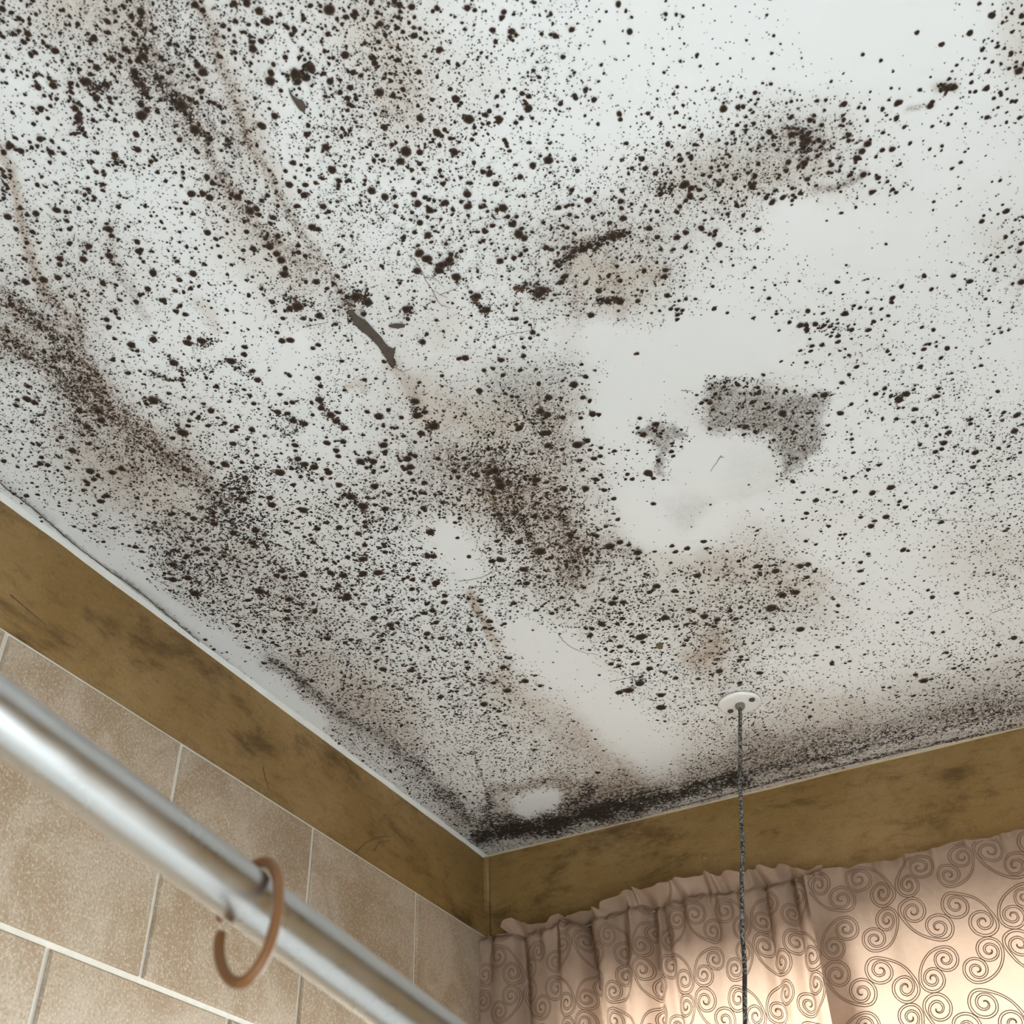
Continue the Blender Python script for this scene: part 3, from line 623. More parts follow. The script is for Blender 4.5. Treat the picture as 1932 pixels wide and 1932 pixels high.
# ---- larger colonies read off the photo, (x, y, diameter) in the pixels of a zoomed crop, with the crop's offset and scale
SPOTS = {
 (0, 0, .2588): "20,60,50 145,130,40 215,135,40 25,150,35 25,262,40 175,300,45 205,240,50 140,220,35 405,365,55 345,332,35 258,375,40 1030,80,60 785,65,35 785,150,45 790,232,45 1425,30,55 1480,70,45 1710,20,50 1800,15,60 1890,75,60 1920,150,40 1720,150,40 1845,350,60 1825,258,35 1480,520,65 1445,570,35 1050,405,60 1065,350,35 708,485,50 665,535,35 518,603,45 522,665,45 390,617,58 280,628,52 325,692,35 415,715,35 185,685,30 615,590,60 705,708,55 780,612,50 1325,760,80 1035,835,80 1035,610,50 985,520,55 575,860,60 550,785,50 545,970,40 295,1008,50 115,1000,38 155,1095,50 120,1085,35 235,1070,35 275,1060,35 358,1090,38 30,1105,45 15,1230,40 35,1280,45 840,1125,50 1005,1085,50 890,1175,38 885,1195,30 788,1198,30 712,1110,32 705,1248,42 1150,1250,38 1335,1250,38 1340,1292,32 1280,1252,30 1425,940,75 1530,1007,48 1310,1015,45 1660,1015,42 1430,1090,35 1510,1285,48 1555,1330,48 1625,1315,35 1480,1405,50 1530,1435,55 1735,1430,52 1680,1440,35 1760,1395,35 1825,1530,60 1870,1515,50 1815,1470,38 1890,1560,45 1515,1690,50 1605,1865,42 1590,1785,32 1410,1555,38 1355,1475,35 865,1503,38 755,1340,42 795,1665,60 800,1860,55 1000,1755,45 1030,1812,38 620,1415,38 690,1433,38 240,1685,48 265,1550,50 150,1510,42 60,1575,55 120,1665,40 30,1440,40 415,1525,55 512,1765,38 650,1790,50 610,1885,55 440,1880,50 180,1882,40 1600,770,38 1860,710,32 1405,632,30 1180,560,38",
 (500, 0, .2588): "470,65,80 405,38,35 590,118,45 15,150,60 212,200,35 460,243,42 585,395,60 800,455,48 790,412,45 225,535,80 335,490,70 300,560,60 240,590,55 40,585,70 45,525,50 118,655,38 475,588,52 430,530,40 548,577,34 622,633,48 548,668,42 600,710,45 615,755,42 602,798,36 700,545,38 835,668,65 935,690,45 1008,648,40 965,198,40 975,122,40 880,250,38 828,300,40 728,310,34 965,433,42 1120,520,45 1070,45,50 1255,55,45 1475,52,48 1815,98,28 1785,265,38 1680,298,40 1335,445,34 1255,555,34 1350,645,38 1390,715,60 1430,745,35 1220,720,42 1115,765,32 1132,858,58 1485,862,75 1690,698,38 1635,805,44 1628,893,38 1920,785,60 1745,1015,40 1765,1060,35 1925,1035,40 1240,945,34 1288,985,42 1350,1003,36 1028,1098,78 1128,1105,48 988,1170,60 862,1163,45 795,1165,38 928,1220,35 1070,1233,42 1155,1228,34 1275,1238,34 1288,1280,36 1038,920,34 805,828,32 765,1048,34 445,1068,58 320,1230,44 490,1232,62 540,1310,42 418,1295,40 370,1328,38 295,1343,44 252,1388,36 778,1385,60 875,1430,55 955,1495,34 1475,1410,58 1430,1465,36 1370,1522,42 1480,1498,55 1575,1505,38 1300,1483,40 1190,1510,46 1200,1445,32 1240,1530,32 1185,1575,32 1130,1618,48 1735,1510,65 1690,1525,45 1660,1640,44 1605,1683,46 1548,1685,36 1240,1680,32 1010,1725,44 1320,1773,38 1125,1840,66 1180,1880,70 1355,1850,45 1345,1890,60 1285,1925,55 1850,1700,70 1890,1730,50 1430,1825,38 1865,1850,46 1815,1875,42 60,1580,48 40,1620,40 95,1715,44 35,1790,60 85,1845,50 120,1890,60 245,1835,42 295,1860,44 345,1650,55 385,1665,45 570,1812,34 570,1715,34 632,1715,34 465,1538,40 425,1500,50 95,1495,34 20,1420,40 730,1310,34",
 (1000, 0, .2588): "303,212,45 240,410,40 404,650,48 650,825,42 5,785,45 10,1035,55 20,1200,50 75,1132,30 135,1162,65 740,120,28 988,98,34 1065,100,32 1112,115,30 1330,650,36 1775,255,28 1760,383,30 1115,762,26 1045,680,28 495,900,30 1250,980,40 1630,895,34 1475,962,36 1900,850,38 1905,975,52 1200,1050,35 1170,1135,38 840,1222,44 912,1258,40 1125,1340,70 1235,1380,38 1250,1445,38 1070,1540,42 1505,1495,34 1440,1555,36 1320,1218,32 1430,1210,30 1310,1280,36 665,1512,40 680,1585,50 580,1620,42 210,1508,46 290,1560,38 340,1578,36 270,1655,40 240,1640,34 320,1155,38 345,1240,38 305,1380,40 655,1708,55 600,1715,60 720,1690,34 440,1785,46 380,1815,50 320,1825,50 1070,1725,50 1660,1670,46 1720,1435,42 1910,1455,34 1350,1680,38",
 (1450, 0, .2495): "1685,110,55 1120,240,40 38,265,30 22,397,36 1910,115,45 1840,235,34 1615,368,40 1830,400,48 1690,463,34 1890,530,60 1660,535,38 1395,655,60 1345,660,55 1645,662,50 1220,795,50 860,820,38 1650,882,42 165,885,40 302,905,32 165,1010,60 400,940,45 255,1030,50 295,1055,55 605,1015,48 705,1138,52 390,1105,36 685,1195,32 130,1285,42 178,1418,38 240,1455,44 175,1512,40 715,1315,50 535,1188,32 452,1300,34 260,1262,30 1068,1078,38 965,1453,34 1450,1222,34 1385,1268,30 548,1605,30 620,930,26 745,908,30 722,812,32 1235,950,30 1355,933,32 1025,955,36 810,1180,34 768,1050,30 1755,715,32 1700,738,32 1420,810,34 1910,1835,46 1895,1895,44",
 (0, 450, .2588): "510,25,45 650,52,50 440,140,50 437,185,42 610,150,58 800,125,55 178,145,42 1000,18,48 1028,75,38 1118,245,58 1080,362,46 752,318,48 1022,405,38 520,415,44 320,295,60 425,280,50 190,310,55 118,320,32 848,333,36 1590,45,40 1775,80,38 1600,125,44 1850,70,50 1410,250,55 1285,525,46 1352,548,42 1315,485,44 1815,408,44 1275,375,34 1340,385,38 995,455,40 1175,440,32 793,640,45 845,540,40 868,575,38 1120,730,55 960,770,60 1380,718,40 1470,740,60 1370,755,60 1785,785,45 1780,838,45 1330,1025,45 1690,890,60 1880,1025,50 1840,960,45 1270,900,60 1120,1175,75 1070,1200,45 1335,1410,75 1370,1360,42 1520,1358,45 1690,1398,42 1540,1250,52 1580,1072,46 1825,1140,40 580,1250,50 720,1250,60 740,1320,60 640,1365,48 450,1445,45 240,1490,40 285,1498,38 655,1490,42 530,1540,55 820,1700,50 660,1690,60 295,1635,48 350,1645,46 305,1590,40 495,1665,44 690,1750,40 610,1830,38 780,1870,48 735,1910,50 640,1790,36 195,1870,44 200,1165,60 255,1190,50 130,1170,40 230,865,36 325,820,40 430,860,38 1700,1490,48 1640,1640,60 1790,1740,50 1770,1900,50",
 (500, 450, .2588): "665,415,70 750,460,70 600,420,45 720,545,46 650,555,45 395,555,52 240,490,75 180,505,50 55,457,44 75,525,36 140,255,62 148,208,45 118,155,55 40,55,60 375,310,48 500,322,38 1110,230,60 1270,225,65 1290,185,45 1355,160,60 1355,110,40 1395,275,65 1030,510,60 1545,415,60 1615,515,60 1830,580,42 1500,385,34 1180,692,36 1150,748,50 1250,590,30 1720,880,48 1660,942,40 1735,990,42 1860,955,42 1885,850,40 1460,865,55 1415,870,45 1290,995,36 388,1012,46 405,1070,42 580,1100,36 172,985,36 125,740,50 185,735,55 90,680,40 350,795,36 390,770,40 110,1130,40 200,1190,45 155,1195,40 95,1260,48 165,1270,45 205,1320,55 290,1345,50 400,1170,55 410,1230,50 480,1280,60 520,1325,55 580,1375,55 340,1190,40 830,1290,65 900,1245,45 745,1258,42 1095,1180,60 1110,1285,65 1165,1260,45 1230,1360,75 1140,1415,55 1010,1435,36 865,1500,60 875,1550,46 760,1555,42 570,1475,48 520,1540,48 695,1620,60 790,1620,55 740,1665,36 860,1660,36 240,1600,50 290,1640,55 360,1660,60 110,1700,70 465,1700,55 540,1790,50 205,1790,42 800,1800,60 1040,1600,60 1095,1580,44 1060,1660,60 1380,1690,44 1410,1735,44 1285,1855,36 1090,1850,38 1640,1700,50 1660,1845,48 1140,1850,34 1830,1350,38 1800,1145,36 1750,1125,32",
 (1000, 500, .2588): "20,485,44 445,360,50 565,260,50 655,260,60 630,240,48 785,257,46 1000,217,46 500,182,48 225,120,50 255,75,48 405,130,34 90,180,70 60,210,60 1025,315,38 1070,318,38 1110,325,34 1075,357,40 1072,392,34 1135,242,34 1085,255,30 1340,315,36 1205,242,30 1330,150,30 1740,237,36 1628,380,34 1890,412,36 1795,350,32 830,37,44 985,32,42 320,865,60 405,808,44 375,720,30 385,960,46 435,985,44 135,960,55 75,1060,60 125,1085,60 240,1105,44 370,1110,38 455,1080,55 500,1085,42 100,1220,60 130,1220,52 130,1310,54 345,1305,72 415,1275,50 465,1405,46 510,1388,42 435,1343,34 480,1558,46 405,1625,55 540,1635,42 245,1625,52 190,1640,40 610,1698,44 385,1485,44 515,1525,38 710,1520,36 860,1510,65 745,1555,38 45,1560,60 15,1370,45 640,1850,36 915,1155,50 800,1112,36 825,1230,50 1515,868,38 1660,888,36 1700,795,36 1350,935,36 1310,1000,42 1250,1000,38 1330,1050,38 1570,1175,48 1840,1075,60 1310,1188,36 1860,910,36",
 (1432, 450, .2588): "70,430,34 355,522,46 300,627,48 342,625,42 410,618,44 470,632,44 350,670,36 385,778,36 375,815,32 300,812,32 465,540,34 625,542,52 690,485,34 735,500,32 812,508,34 890,508,30 970,430,44 965,460,42 940,557,34 835,600,40 795,662,42 675,660,40 575,705,40 575,748,42 655,845,32 1038,342,40 1535,307,46 1415,267,38 1255,365,36 1655,150,32 1715,222,36 1650,435,32 1270,660,38 1200,802,40 1370,795,44 1325,865,34 915,1088,40 850,1127,44 1070,1128,58 1020,1170,60 1135,1240,46 1000,1310,36 1125,1332,38 1220,1360,38 1365,1372,34 1380,1410,46 1345,1485,50 1330,1530,42 1285,1550,48 1172,1498,38 1575,1555,50 1560,1660,44 1860,1398,52 1540,1345,38 1780,1265,36 795,1680,42 875,1645,36 625,1740,38 960,1810,55 700,1840,42 320,1845,34 405,1140,44 475,1135,55 165,1270,55 190,1105,36 655,988,32 710,930,40",
 (200, 850, .2588): "490,825,55 600,925,55 490,935,60 650,1035,70 1335,1080,55 1300,920,48 1245,905,48 1120,1020,70 1290,875,38 860,765,44 1440,900,60 1365,238,48 1520,120,60 1440,110,60 1640,890,50 1730,905,60 1760,1050,55 1680,1000,45 500,720,42 1490,610,38 1700,555,50 1610,520,45 1540,565,48 1840,600,48 930,595,55 1070,665,50 640,490,50 490,455,40 600,460,40 1020,210,44 1100,120,44 1210,390,60 1440,430,60 60,560,42 1035,1430,40",
 (600, 850, .2588): "65,135,44 75,165,50 310,85,48 350,115,45 470,110,44 405,75,55 700,300,38 770,415,50 820,590,60 840,765,55 800,765,50 1100,768,38 1270,800,52 1330,790,60 1520,963,50 690,935,46 685,1005,46 860,960,60 700,822,44 800,900,36 925,1052,48 795,1112,42 835,1162,50 775,1180,50 860,1250,46 525,1265,52 520,1162,44 410,1215,55 1250,1240,48 1360,1258,40 1215,1288,38 1590,1160,40 1705,1182,44 1825,1155,34 330,785,60 330,890,60 440,885,70 490,735,46 480,680,40 345,548,46 290,600,55 240,330,70 330,400,70 410,250,55 490,420,50 1000,520,34 1025,190,55 1240,155,60 1290,140,70 1330,250,80 1590,205,60 1785,270,60 1350,1575,50 1200,1672,40 1380,1745,60 685,1598,46 475,1590,55 740,1652,40 780,1675,40 915,1655,40 1510,1675,55 1620,1710,40 1210,1845,55 1320,1895,46 895,1790,48 240,1375,46 90,885,55 130,1020,55 205,1070,60 1620,730,80 1840,610,50 1870,800,44 1500,860,60 1610,915,40",
 (1000, 900, .2588): "405,80,50 540,85,40 240,75,55 610,152,44 480,12,40 655,470,50 580,500,70 405,525,48 785,545,60 1035,497,40 1265,465,42 1285,515,36 1145,515,46 1060,540,40 1220,712,55 1025,620,34 1680,645,36 1520,608,36 1790,680,55 1360,745,36 920,790,55 870,835,44 620,880,46 600,915,60 525,890,44 660,985,40 520,1065,55 635,1065,42 670,1025,40 985,1020,65 1065,1085,40 1140,1070,40 1270,1010,60 1365,1035,50 1455,970,42 1500,1030,46 1535,945,36 1340,1085,40 810,1160,80 735,1265,44 655,1230,48 550,1248,36 740,1155,36 1140,1185,44 800,1500,65 720,1550,70 650,1565,55 985,1420,46 870,1392,50 780,1355,45 590,1358,42 955,1585,55 955,1675,70 1380,1410,55 1530,1330,46 45,965,36 160,988,40 190,962,36 1840,855,60 1760,950,80",
 (1432, 900, .2588): "300,645,52 120,680,50 180,615,34 405,682,40 350,725,46 340,462,34 165,855,60 265,835,60 265,850,44 925,285,50 815,352,50 840,315,36 740,288,40 1065,215,40 625,412,36 795,555,34 740,617,42 740,680,40 755,772,34 1085,532,32 1440,842,40 1105,985,42 575,932,42 1420,1390,36 1745,1220,46 1340,1125,36 1265,1128,36 1365,1275,44 1140,1437,42 950,1530,30 1200,1480,60 1125,1590,40 950,75,70 700,105,46 825,110,50 315,105,38 1285,70,42 1410,110,42 300,1105,60 95,1105,44",
}
sp = []
for (ox, oy, sc), txt in SPOTS.items():
    for tok in txt.split():
        a, b, d = map(float, tok.split(','))
        q = (ox + a * sc, oy + b * sc, d * sc)
        if all((q[0] - e[0]) ** 2 + (q[1] - e[1]) ** 2 > 30 for e in sp): sp.append(q)
sp = np.array(sp)
cs, ts = px_to_ceiling(sp[:, :2]); good = ok_xy(cs); sp, cs, ts = sp[good], cs[good], ts[good]
rs = sp[:, 2] * .5 * ts / F_PX
order = np.argsort(-sp[:, 2]); big, rest = order[:300], order[300:]
def colony(seed, k=18):
    """irregular low dome of unit radius with a ragged thin rim; 'edge' falls from 1 in the middle to 0 at the rim"""
    g = np.random.default_rng(seed)
    lob = 1 + sum(g.normal(0, .13 / (f ** .7)) * np.cos(f * np.arange(k) * 2 * math.pi / k + g.uniform(0, 6.28)) for f in (2, 3, 5, 7))
    V, Fc, E = [(0, 0, -.16)], [], [1.0]
    for rr, z, e in ((.55, -.13, 1.0), (.86, -.07, .72), (1.30, 0.0, .0)):
        for j in range(k):
            a = 2 * math.pi * j / k; V.append((rr * lob[j] * math.cos(a), rr * lob[j] * math.sin(a), z)); E.append(e)
    for j in range(k):
        Fc.append((0, 1 + (j + 1) % k, 1 + j))
        for r_ in range(2):
            b = 1 + r_ * k; Fc.append((b + j, b + (j + 1) % k, b + k + (j + 1) % k, b + k + j))
    me = mesh('mould_spot', V, Fc, True)
    me.attributes.new('edge', 'FLOAT', 'POINT').data.foreach_set('value', np.array(E, np.float32))
    me.materials.append(M['fuzzy']); return me
variants = [colony(40 + i) for i in range(10)]
for n_, i in enumerate(big):
    o = obj('mould_spot', variants[n_ % 10], None, ceiling, (cs[i, 0], cs[i, 1], H - .0013))
    r = rs[i] * 1.02; o.scale = (r, r, min(r, .006)); o.rotation_euler = (0, 0, random.uniform(0, 6.28))
# the remaining medium spots, joined
me0 = [colony(80 + i, 10) for i in range(6)]
Vs, Fs, Es, b = [], [], [], 0
g = np.random.default_rng(77)
allc = np.vstack([cs[rest], c2]); allr = np.concatenate([rs[rest], r2])
tmpl = []
for me in me0:
    v = np.zeros(len(me.vertices) * 3, np.float32); me.vertices.foreach_get('co', v)
    e = np.zeros(len(me.vertices), np.float32); me.attributes['edge'].data.foreach_get('value', e)
    f3 = [tuple(p.vertices) for p in me.polygons]
    tri = []
    for f in f3: tri += [f] if len(f) == 3 else [(f[0], f[1], f[2]), (f[0], f[2], f[3])]
    tmpl.append((v.reshape(-1, 3), e, np.array(tri)))
for i in range(len(allc)):
    v, e, f = tmpl[i % 6]; a = g.uniform(0, 6.28); r = allr[i]
    R2 = np.array([[math.cos(a), math.sin(a)], [-math.sin(a), math.cos(a)]])
    vv = np.column_stack([(v[:, :2] * (r, r * g.uniform(.75, 1.1))) @ R2 + allc[i], v[:, 2] * min(r, .005) + H - .00125])
    Vs.append(vv); Es.append(e); Fs.append(f + b); b += len(v)
mm = mesh('mould_blots', np.vstack(Vs), np.vstack(Fs))
mm.attributes.new('edge', 'FLOAT', 'POINT').data.foreach_set('value', np.concatenate(Es).astype(np.float32))
obj('mould_blots', mm, M['fuzzy'], ceiling, kind='stuff', label='scattered small round blots of dark brown mould')
for me in me0: bpy.data.meshes.remove(me)

# ---- split in the ceiling skin and other ragged marks: outlines read in photo px, laid just under the paint
def flake(name, poly, mat, z, thick):
    P, _ = px_to_ceiling(np.array(poly, float)); k = len(P)
    V = [(x, y, H - z) for x, y in P] + [(x, y, H - z - thick) for x, y in P]
    Fc = [tuple(range(k, 2 * k))] + [(i, (i + 1) % k, k + (i + 1) % k, k + i) for i in range(k)]
    return obj(name, mesh(name, V, Fc), mat, ceiling)
flake('ceiling_split', [(656, 584), (663, 596), (668, 608), (678, 620), (692, 630), (704, 641), (714, 652), (722, 664), (730, 676), (738, 686), (745, 692), (742, 680), (744, 668), (747, 653), (741, 656), (733, 652), (727, 646), (721, 637), (715, 630), (708, 623), (701, 615), (692, 605), (684, 600), (674, 594), (664, 582)], M['dirt'], .0011, .0008)
flake('paint_scrape', [(733, 612), (745, 609), (757, 609), (765, 611), (763, 616), (752, 618), (741, 617), (734, 615)], M['dirt'], .0011, .0006)
flake('paint_scrape', [(545, 164), (552, 178), (562, 185), (573, 190), (578, 200), (575, 211), (566, 206), (558, 195), (551, 184), (547, 175)], M['dirt'], .0011, .0008)
flake('paint_scrape', [(788, 642), (798, 640), (803, 643), (802, 648), (792, 647)], M['dirt'], .0011, .0006)
flake('paint_scrape', [(1237, 1214), (1245, 1210), (1251, 1214), (1250, 1222), (1243, 1223), (1238, 1219)], plain('olive_crust', (.14, .11, .045), .9, nz=.3, sc=200), .0011, .001)
def crack(pts, wd=.9):
    P, t = px_to_ceiling(np.array(pts, float))
    P = np.column_stack([P, np.full(len(P), H - .0014)])
    # resample with jitter
    s = np.concatenate([[0], np.cumsum(np.linalg.norm(np.diff(P, axis=0), axis=1))]); n = max(6, int(s[-1] / .004))
    u = np.linspace(0, s[-1], n); Q = np.stack([np.interp(u, s, P[:, k]) for k in range(3)], 1)
    Q[1:-1, :2] += g.normal(0, .0006, (n - 2, 2))
    obj('hairline_crack', tube('hairline_crack', Q, np.linspace(1, .5, n) * wd * .0004, 5), M['dirt'], ceiling)
for c_ in ([(1360, 858), (1352, 870), (1345, 880), (1341, 888)], [(1360, 860), (1366, 862)], [(1056, 1200), (1070, 1215), (1085, 1224), (1105, 1230), (1125, 1234)], [(890, 1108), (915, 1105), (945, 1104), (975, 1100)],
           [(770, 480), (790, 495), (800, 520), (815, 545), (830, 555), (845, 560)], [(800, 520), (820, 525), (838, 540)], [(815, 545), (822, 560), (835, 575), (850, 580)], [(830, 555), (850, 545), (866, 548)],
           [(575, 615), (600, 610), (620, 605)], [(930, 640), (955, 630), (975, 628), (1000, 622)], [(1755, 978), (1790, 980), (1830, 983)], [(1108, 1090), (1125, 1085), (1140, 1083)], [(865, 1095), (900, 1090), (955, 1070)],
           [(1285, 735), (1305, 736)], [(1870, 1155), (1900, 1145), (1915, 1140)], [(1150, 1285), (1175, 1280), (1215, 1272)], [(893, 1412), (902, 1445), (912, 1475), (918, 1502)], [(1520, 1145), (1545, 1135)], [(740, 690), (760, 700), (775, 695)]):
    crack(c_, .8)
crack([(0, 908), (20, 925), (60, 955), (110, 1000), (160, 1040), (210, 1078), (260, 1112), (300, 1145), (360, 1195), (420, 1250), (470, 1290), (530, 1345), (600, 1400), (650, 1435), (700, 1468), (760, 1516), (820, 1562)], 1.7)
crack([(1250, 1528), (1400, 1490), (1500, 1464), (1600, 1441), (1720, 1414), (1850, 1386), (1932, 1368)], 1.9)

# ------------------------------------------------------------------ curtains
def fold(s, t, spec, amp):
    """depth towards the room (m); spec: list of (s_center, width, depth, lean)"""
    y = amp * np.sin(2 * math.pi * s / .052 + 3 * np.sin(s * 17)) * (.9 * np.exp(-t / .05) + .22)
    y += amp * .6 * np.sin(2 * math.pi * s / .021 + 2 * np.sin(s * 41)) * np.exp(-t / .025)
    y += amp * 1.0 * np.sin(2 * math.pi * s / .19 + 1.0) * np.clip(t / .12, 0, 1)
    for c, wd, dp, lean in spec:
        y -= dp * np.exp(-((s - c - lean * t) / (wd * (1 + 1.2 * np.clip(t, 0, .3)))) ** 2)
    return y
class Panel:
    def __init__(p, x0, x1, comp, yoff, spec, amp, ztop, zbot, smap):
        p.x0, p.x1, p.comp, p.yoff, p.spec, p.amp, p.zt, p.zb, p.smap = x0, x1, comp, yoff, spec, amp, ztop, zbot, smap
        p.pinch = .010 if x0 < .1 else .003
    def P(p, x, t, off=0.0):
        x = np.asarray(x, float); t = np.asarray(t, float)
        zt = p.zt(x)
        d = p.yoff + fold(x, t, p.spec, p.amp) + .012 * np.clip(t / .3, 0, 1) - p.pinch * np.exp(-(t / .007) ** 2)
        xx = x + .003 * np.sin(2 * math.pi * x / .047) * np.exp(-t / .06) + p.smap * t * (x - p.x1 if p.smap < 0 else 0)
        return np.stack([xx, -(d + off), zt - t], -1)
def panel_mesh(name, p, nx, nt, length):
    xs = np.linspace(p.x0, p.x1, nx); tt = length * np.linspace(0, 1, nt) ** 1.5
    Xg, Tg = np.meshgrid(xs, tt, indexing='ij'); V = p.P(Xg, Tg).reshape(-1, 3)
    b = (np.arange(nx - 1)[:, None] * nt + np.arange(nt - 1)[None, :]).ravel()
    return mesh(name, V, np.stack([b, b + 1, b + nt + 1, b + nt], 1), True)
ztL = lambda x: H - .1715 - .012 * np.clip((x - .35) / .3, 0, 1) + .0035 * np.sin(x * 47) + .002 * np.sin(x * 121)
ztR = lambda x: H - .1890 + .0025 * np.sin(x * 31) + .0018 * np.sin(x * 90) + .004 * np.clip((x - .85) / .1, 0, 1)
left = Panel(.007, .66, 1.0, .040, [(.088, .010, .026, .02), (.155, .010, .010, 0), (.212, .012, .034, .10), (.285, .009, .014, -.05), (.335, .010, .032, -.02), (.36, .008, .014, .05), (.45, .012, .010, .0), (.535, .010, .020, .0), (.585, .010, .020, -.02)], .0050, ztL, 0, 0)
right = Panel(.613, 1.46, 1.0, .058, [(.70, .02, .008, .1), (.905, .03, .010, .06), (1.1, .02, .012, 0), (1.25, .02, .012, 0)], .0028, ztR, 0, 0)
LEN = .36
scroll_y = .0011
def scroll_line(off, ctr, h):
    """one line of the C-scroll in its own frame: two facing spirals at x=-ctr and x=+ctr joined over the top at height h"""
    al = math.atan2(ctr, h); r0 = math.hypot(ctr, h); s0, s1 = -r0 * ctr / h, -.06
    a = np.linspace(-al, math.pi / 2, 17); L = math.pi / 2 + al; u = (a + al) / L; r1_ = 1.0
    ra = (2 * u ** 3 - 3 * u ** 2 + 1) * r0 + (u ** 3 - 2 * u ** 2 + u) * L * s0 + (3 * u ** 2 - 2 * u ** 3) * r1_ + (u ** 3 - u ** 2) * L * s1
    b = np.radians(np.arange(100, 781, 11.0))
    rb = np.interp(np.degrees(b), [90, 180, 270, 360, 450, 540, 630, 720, 780], [1.0, .97, .90, .70, .52, .44, .36, .22, .10])
    ph = np.concatenate([a, b]); rr = np.concatenate([ra, rb])
    rr = rr + off * np.interp(np.degrees(ph), [0, 560, 780], [1, .8, .15])
    R_ = np.stack([ctr + rr * np.sin(ph), rr * np.cos(ph)], 1); R_[0, 0] = 0
    return np.vstack([(R_[1:] * (-1, 1))[::-1], R_])
LINES = {1.0: [scroll_line(-.095, 1.0, 1.34), scroll_line(.095, 1.0, 1.34)], 1.10: [scroll_line(-.09, 1.10, 1.22), scroll_line(.09, 1.10, 1.22)]}
KIND = {'UL': 135, 'LR': -45, 'LL': -135, 'UR': 45}     # direction of the bulge
def scrolls(name, p, s_of_x, x_of_s, s0, s1, du, dz, parent, wd):
    V, Fc = [], []
    i0, i1 = int(math.floor((s0 - .6484) / du)) - 1, int(math.ceil((s1 - .6484) / du)) + 1
    for i in range(i0, i1 + 1):
        for j in range(-2, 8):
            row = ['UL', 'LR', 'LL', 'UR'] if j % 2 == 0 else ['LL', 'UR', 'UL', 'LR']
            kd = row[i % 4]; th = math.radians(KIND[kd] - 90)
            cx, cz = .6484 + i * du, .297 + j * dz              # cloth coordinates (depth below ceiling)
            hs, ctr = (.0176, 1.0) if kd in ('UL', 'LR') else (.0200, 1.10)
            ca, sa = math.cos(th), math.sin(th)
            for ln in LINES[ctr]:
                q = ln * hs - (0, .002)
                s = cx + (q[:, 0] * ca - q[:, 1] * sa); dpt = cz - (q[:, 0] * sa + q[:, 1] * ca)
                # offset pair for a ribbon
                tg = np.gradient(np.stack([s, dpt], 1), axis=0); tg /= np.linalg.norm(tg, axis=1)[:, None] + 1e-12
                nn = np.stack([-tg[:, 1], tg[:, 0]], 1) * wd
                base = len(V); ok = []
                for sgn in (-1, 1):
                    ss, dd = s + sgn * nn[:, 0], dpt + sgn * nn[:, 1]
                    x = x_of_s(ss); t = dd - (H - p.zt(x))
                    P = p.P(x, np.clip(t, 0, None), scroll_y)
                    good_ = (x > p.x0 + .002) & (x < p.x1 - .002) & (t > .003) & (t < LEN - .01)
                    V.extend(P.tolist()); ok.append(good_)
                k = len(s); gg = ok[0] & ok[1]
                for a in range(k - 1):
                    if gg[a] and gg[a + 1]: Fc.append((base + a, base + a + 1, base + k + a + 1, base + k + a))
    used = sorted({v for f in Fc for v in f}); mp = {v: n for n, v in enumerate(used)}
    return obj(name, mesh(name, [V[u] for u in used], [tuple(mp[v] for v in f) for f in Fc], True), M['thread'], parent)
cl = obj('curtain', panel_mesh('curtain', left, 620, 120, LEN), M['cloth'], label='gathered curtain panel next to the corner, frilled along its top', cat='curtain', group='window curtains')
cr = obj('curtain', panel_mesh('curtain', right, 620, 120, LEN), M['cloth'], label='smoother curtain panel on the right, lapping over the gathered one', cat='curtain', group='window curtains')
idf = lambda x: x
cmpf = .80                                                    # gathered cloth: more cloth per wall width
scrolls('printed_scrolls', left, lambda x: x / cmpf, lambda s: .613 + (s - .613) * cmpf, -.2, .70, .0662, .0705, cl, .00065)
scrolls('printed_scrolls', right, idf, idf, .58, 1.5, .0662, .0712, cr, .00065)
# frill above the gathering of the left panel
nfx, nft = 420, 9
xf = np.linspace(.060, .64, nfx); tf = np.linspace(0, 1, nft)
hgt = np.interp(xf, [.06, .075, .10, .115, .20, .24, .285, .30, .42, .52, .58, .64], [.004, .020, .012, .002, .002, .010, .016, .024, .026, .021, .016, .008]) * (.8 + .4 * vnoise(xf * 40, xf * 0, 5))
V = []
for i, x in enumerate(xf):
    for t in tf:
        h = hgt[i] * t
        yy = .040 + float(fold(np.array(x), np.array(0.0), left.spec, left.amp)) * (1 - t) - .010 * (1 - t) + t * (.007 * math.sin(2 * math.pi * x / .036 + 2.5 * math.sin(x * 23)) + .003 * math.sin(x * 300) + .012 * t)
        V.append((x + .006 * t * math.sin(x * 90), -yy, ztL(x) + h))
b = (np.arange(nfx - 1)[:, None] * nft + np.arange(nft - 1)[None, :]).ravel()
obj('frill', mesh('frill', V, np.stack([b, b + nft, b + nft + 1, b + 1], 1), True), M['cloth'], cl)
obj('curtain_wire', tube('curtain_wire', [(.004, -.008, H - .178), (.3, -.010, H - .178), (.6, -.016, H - .186)], .0022, 8), M['wire'], cl)
obj('curtain_wire', tube('curtain_wire', [(.62, -.020, H - .196), (1.1, -.022, H - .196), (1.48, -.020, H - .192)], .0022, 8), M['wire'], cr)

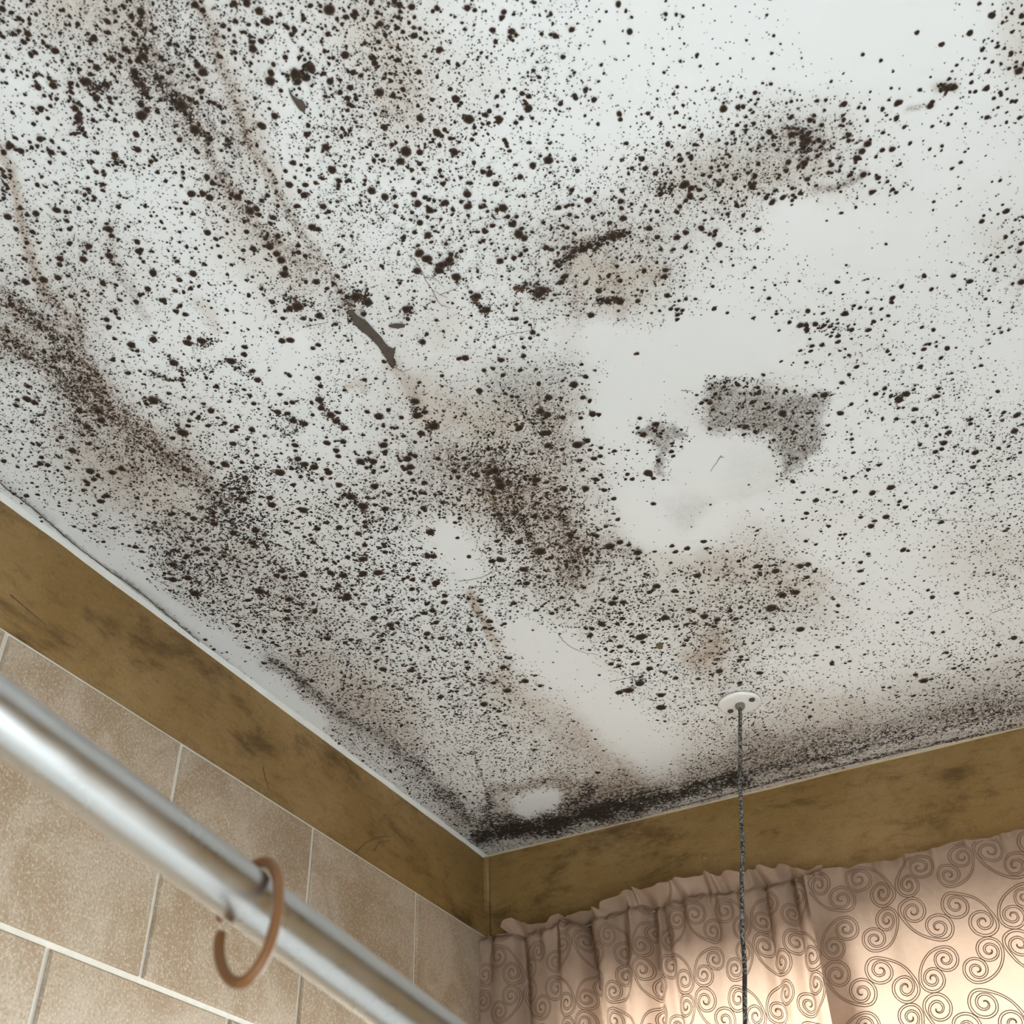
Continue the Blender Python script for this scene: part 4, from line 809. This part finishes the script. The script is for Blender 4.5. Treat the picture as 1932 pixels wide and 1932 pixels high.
# ------------------------------------------------------------------ pull cord on its ceiling plate
top = np.array([.6215, -.3165, H])
low = CAM + 1.34 * ray((1405, 1932))
pc = obj('pull_cord', None, None, loc=tuple(top), label='grimy pull cord hanging from a shiny round plate on the ceiling', cat='pull cord')
plate = obj('ceiling_plate', lathe('ceiling_plate', [(.0335, 0), (.0340, -.0020), (.0332, -.0034), (.030, -.0042), (.012, -.0046), (.006, -.0047)], 56), M['plate'], pc, (0, 0, -.0012))
for a, b_ in ((.0218, -.0062), (-.0190, .0105)):
    o = obj('screw', lathe('screw', [(.0046, -.0040), (.0046, -.0062), (.0034, -.0074), (.001, -.0076)], 18), M['screw'], plate, (a, b_, 0))
obj('cord_grommet', lathe('cord_grommet', [(.0072, -.0040), (.0076, -.0070), (.0070, -.0105), (.0052, -.0130), (.003, -.0135)], 24), plain('grommet', (.20, .19, .165), .5), pc, (0, 0, -.0012))
dirv = (low - top); Lc = .92
dirv = dirv / dirv[2] * -1.0
n = 90; u = np.linspace(.010, Lc, n)
pts = np.stack([dirv[0] * u + .0009 * np.sin(u * 31) + .0005 * np.sin(u * 77), dirv[1] * u + .0008 * np.cos(u * 27), -u], 1)
obj('cord', tube('cord', pts, .0029, 10), M['cord'], pc)
obj('pull_knob', lathe('pull_knob', [(.004, .012), (.009, .006), (.013, -.012), (.014, -.030), (.011, -.040), (.004, -.043)], 24), M['white'], pc, tuple(pts[-1]))

# ------------------------------------------------------------------ shower rail with a hook ring
D = np.array([.2253, .9335, -.2791]); D /= np.linalg.norm(D)
P0 = np.array([.6503, -1.5265, H - .6889])
ta, tb = (YB + .004 - P0[1]) / D[1], (-.004 - P0[1]) / D[1]
R_ROD = .0125
rail = obj('shower_rail', None, None, loc=tuple(P0), label='tubular silver shower rail crossing in front of the tiles', cat='shower rail')
n = 60
obj('tube', tube('tube', [D * t for t in np.linspace(ta, tb, n)], R_ROD, 48), M['rod'], rail)
for t, s in ((ta, 1), (tb, -1)):
    obj('flange', tube('flange', [D * (t + s * k) for k in (0, .004, .012, .018)], [.030, .030, .024, .0155], 32), M['rod'], rail)
a_ = np.cross(D, [0, 0, 1]); a_ /= np.linalg.norm(a_); b_ = np.cross(a_, D)
Ph = np.array([.6619, -1.4786, H - .7032])
ring_uv = [(-16.8, -5.5), (-18.0, 1.5), (-16.5, 9.5), (-12.5, 15.8), (-6.0, 18.8), (2.6, 17.6), (10.4, 12.2), (16.8, 4.2), (22.3, -5.7), (26.0, -15.0), (27.8, -24.4), (28.4, -33.0), (25.6, -40.0), (20.0, -43.4), (13.0, -42.0), (5.0, -36.8), (-2.8, -29.2), (-8.0, -22.0), (-10.6, -16.4), (-11.2, -13.0)]
uv = np.array(ring_uv) / 1000
s = np.concatenate([[0], np.cumsum(np.linalg.norm(np.diff(uv, axis=0), axis=1))]); uu = np.linspace(0, s[-1], 90)
def cr_spline(v):
    P = np.vstack([2 * v[0] - v[1], v, 2 * v[-1] - v[-2]]); out = []
    for i in range(len(v) - 1):
        p0, p1, p2, p3 = P[i], P[i + 1], P[i + 2], P[i + 3]
        for t in np.linspace(0, 1, 6)[:-1]:
            out.append(.5 * ((2 * p1) + (-p0 + p2) * t + (2 * p0 - 5 * p1 + 4 * p2 - p3) * t ** 2 + (-p0 + 3 * p1 - 3 * p2 + p3) * t ** 3))
    out.append(v[-1]); return np.array(out)
uvs = cr_spline(uv)
pts = [uv_[0] * a_ + uv_[1] * b_ for uv_ in uvs]
rr = np.full(len(pts), .0024); rr[:3] = (.0015, .0020, .0023); rr[-3:] = (.0023, .0021, .0015)
obj('hook_ring', tube('hook_ring', pts, rr, 14), M['ring'], None, tuple(Ph), label='open brown plastic curtain hook ring hung over the silver rail', cat='hook')
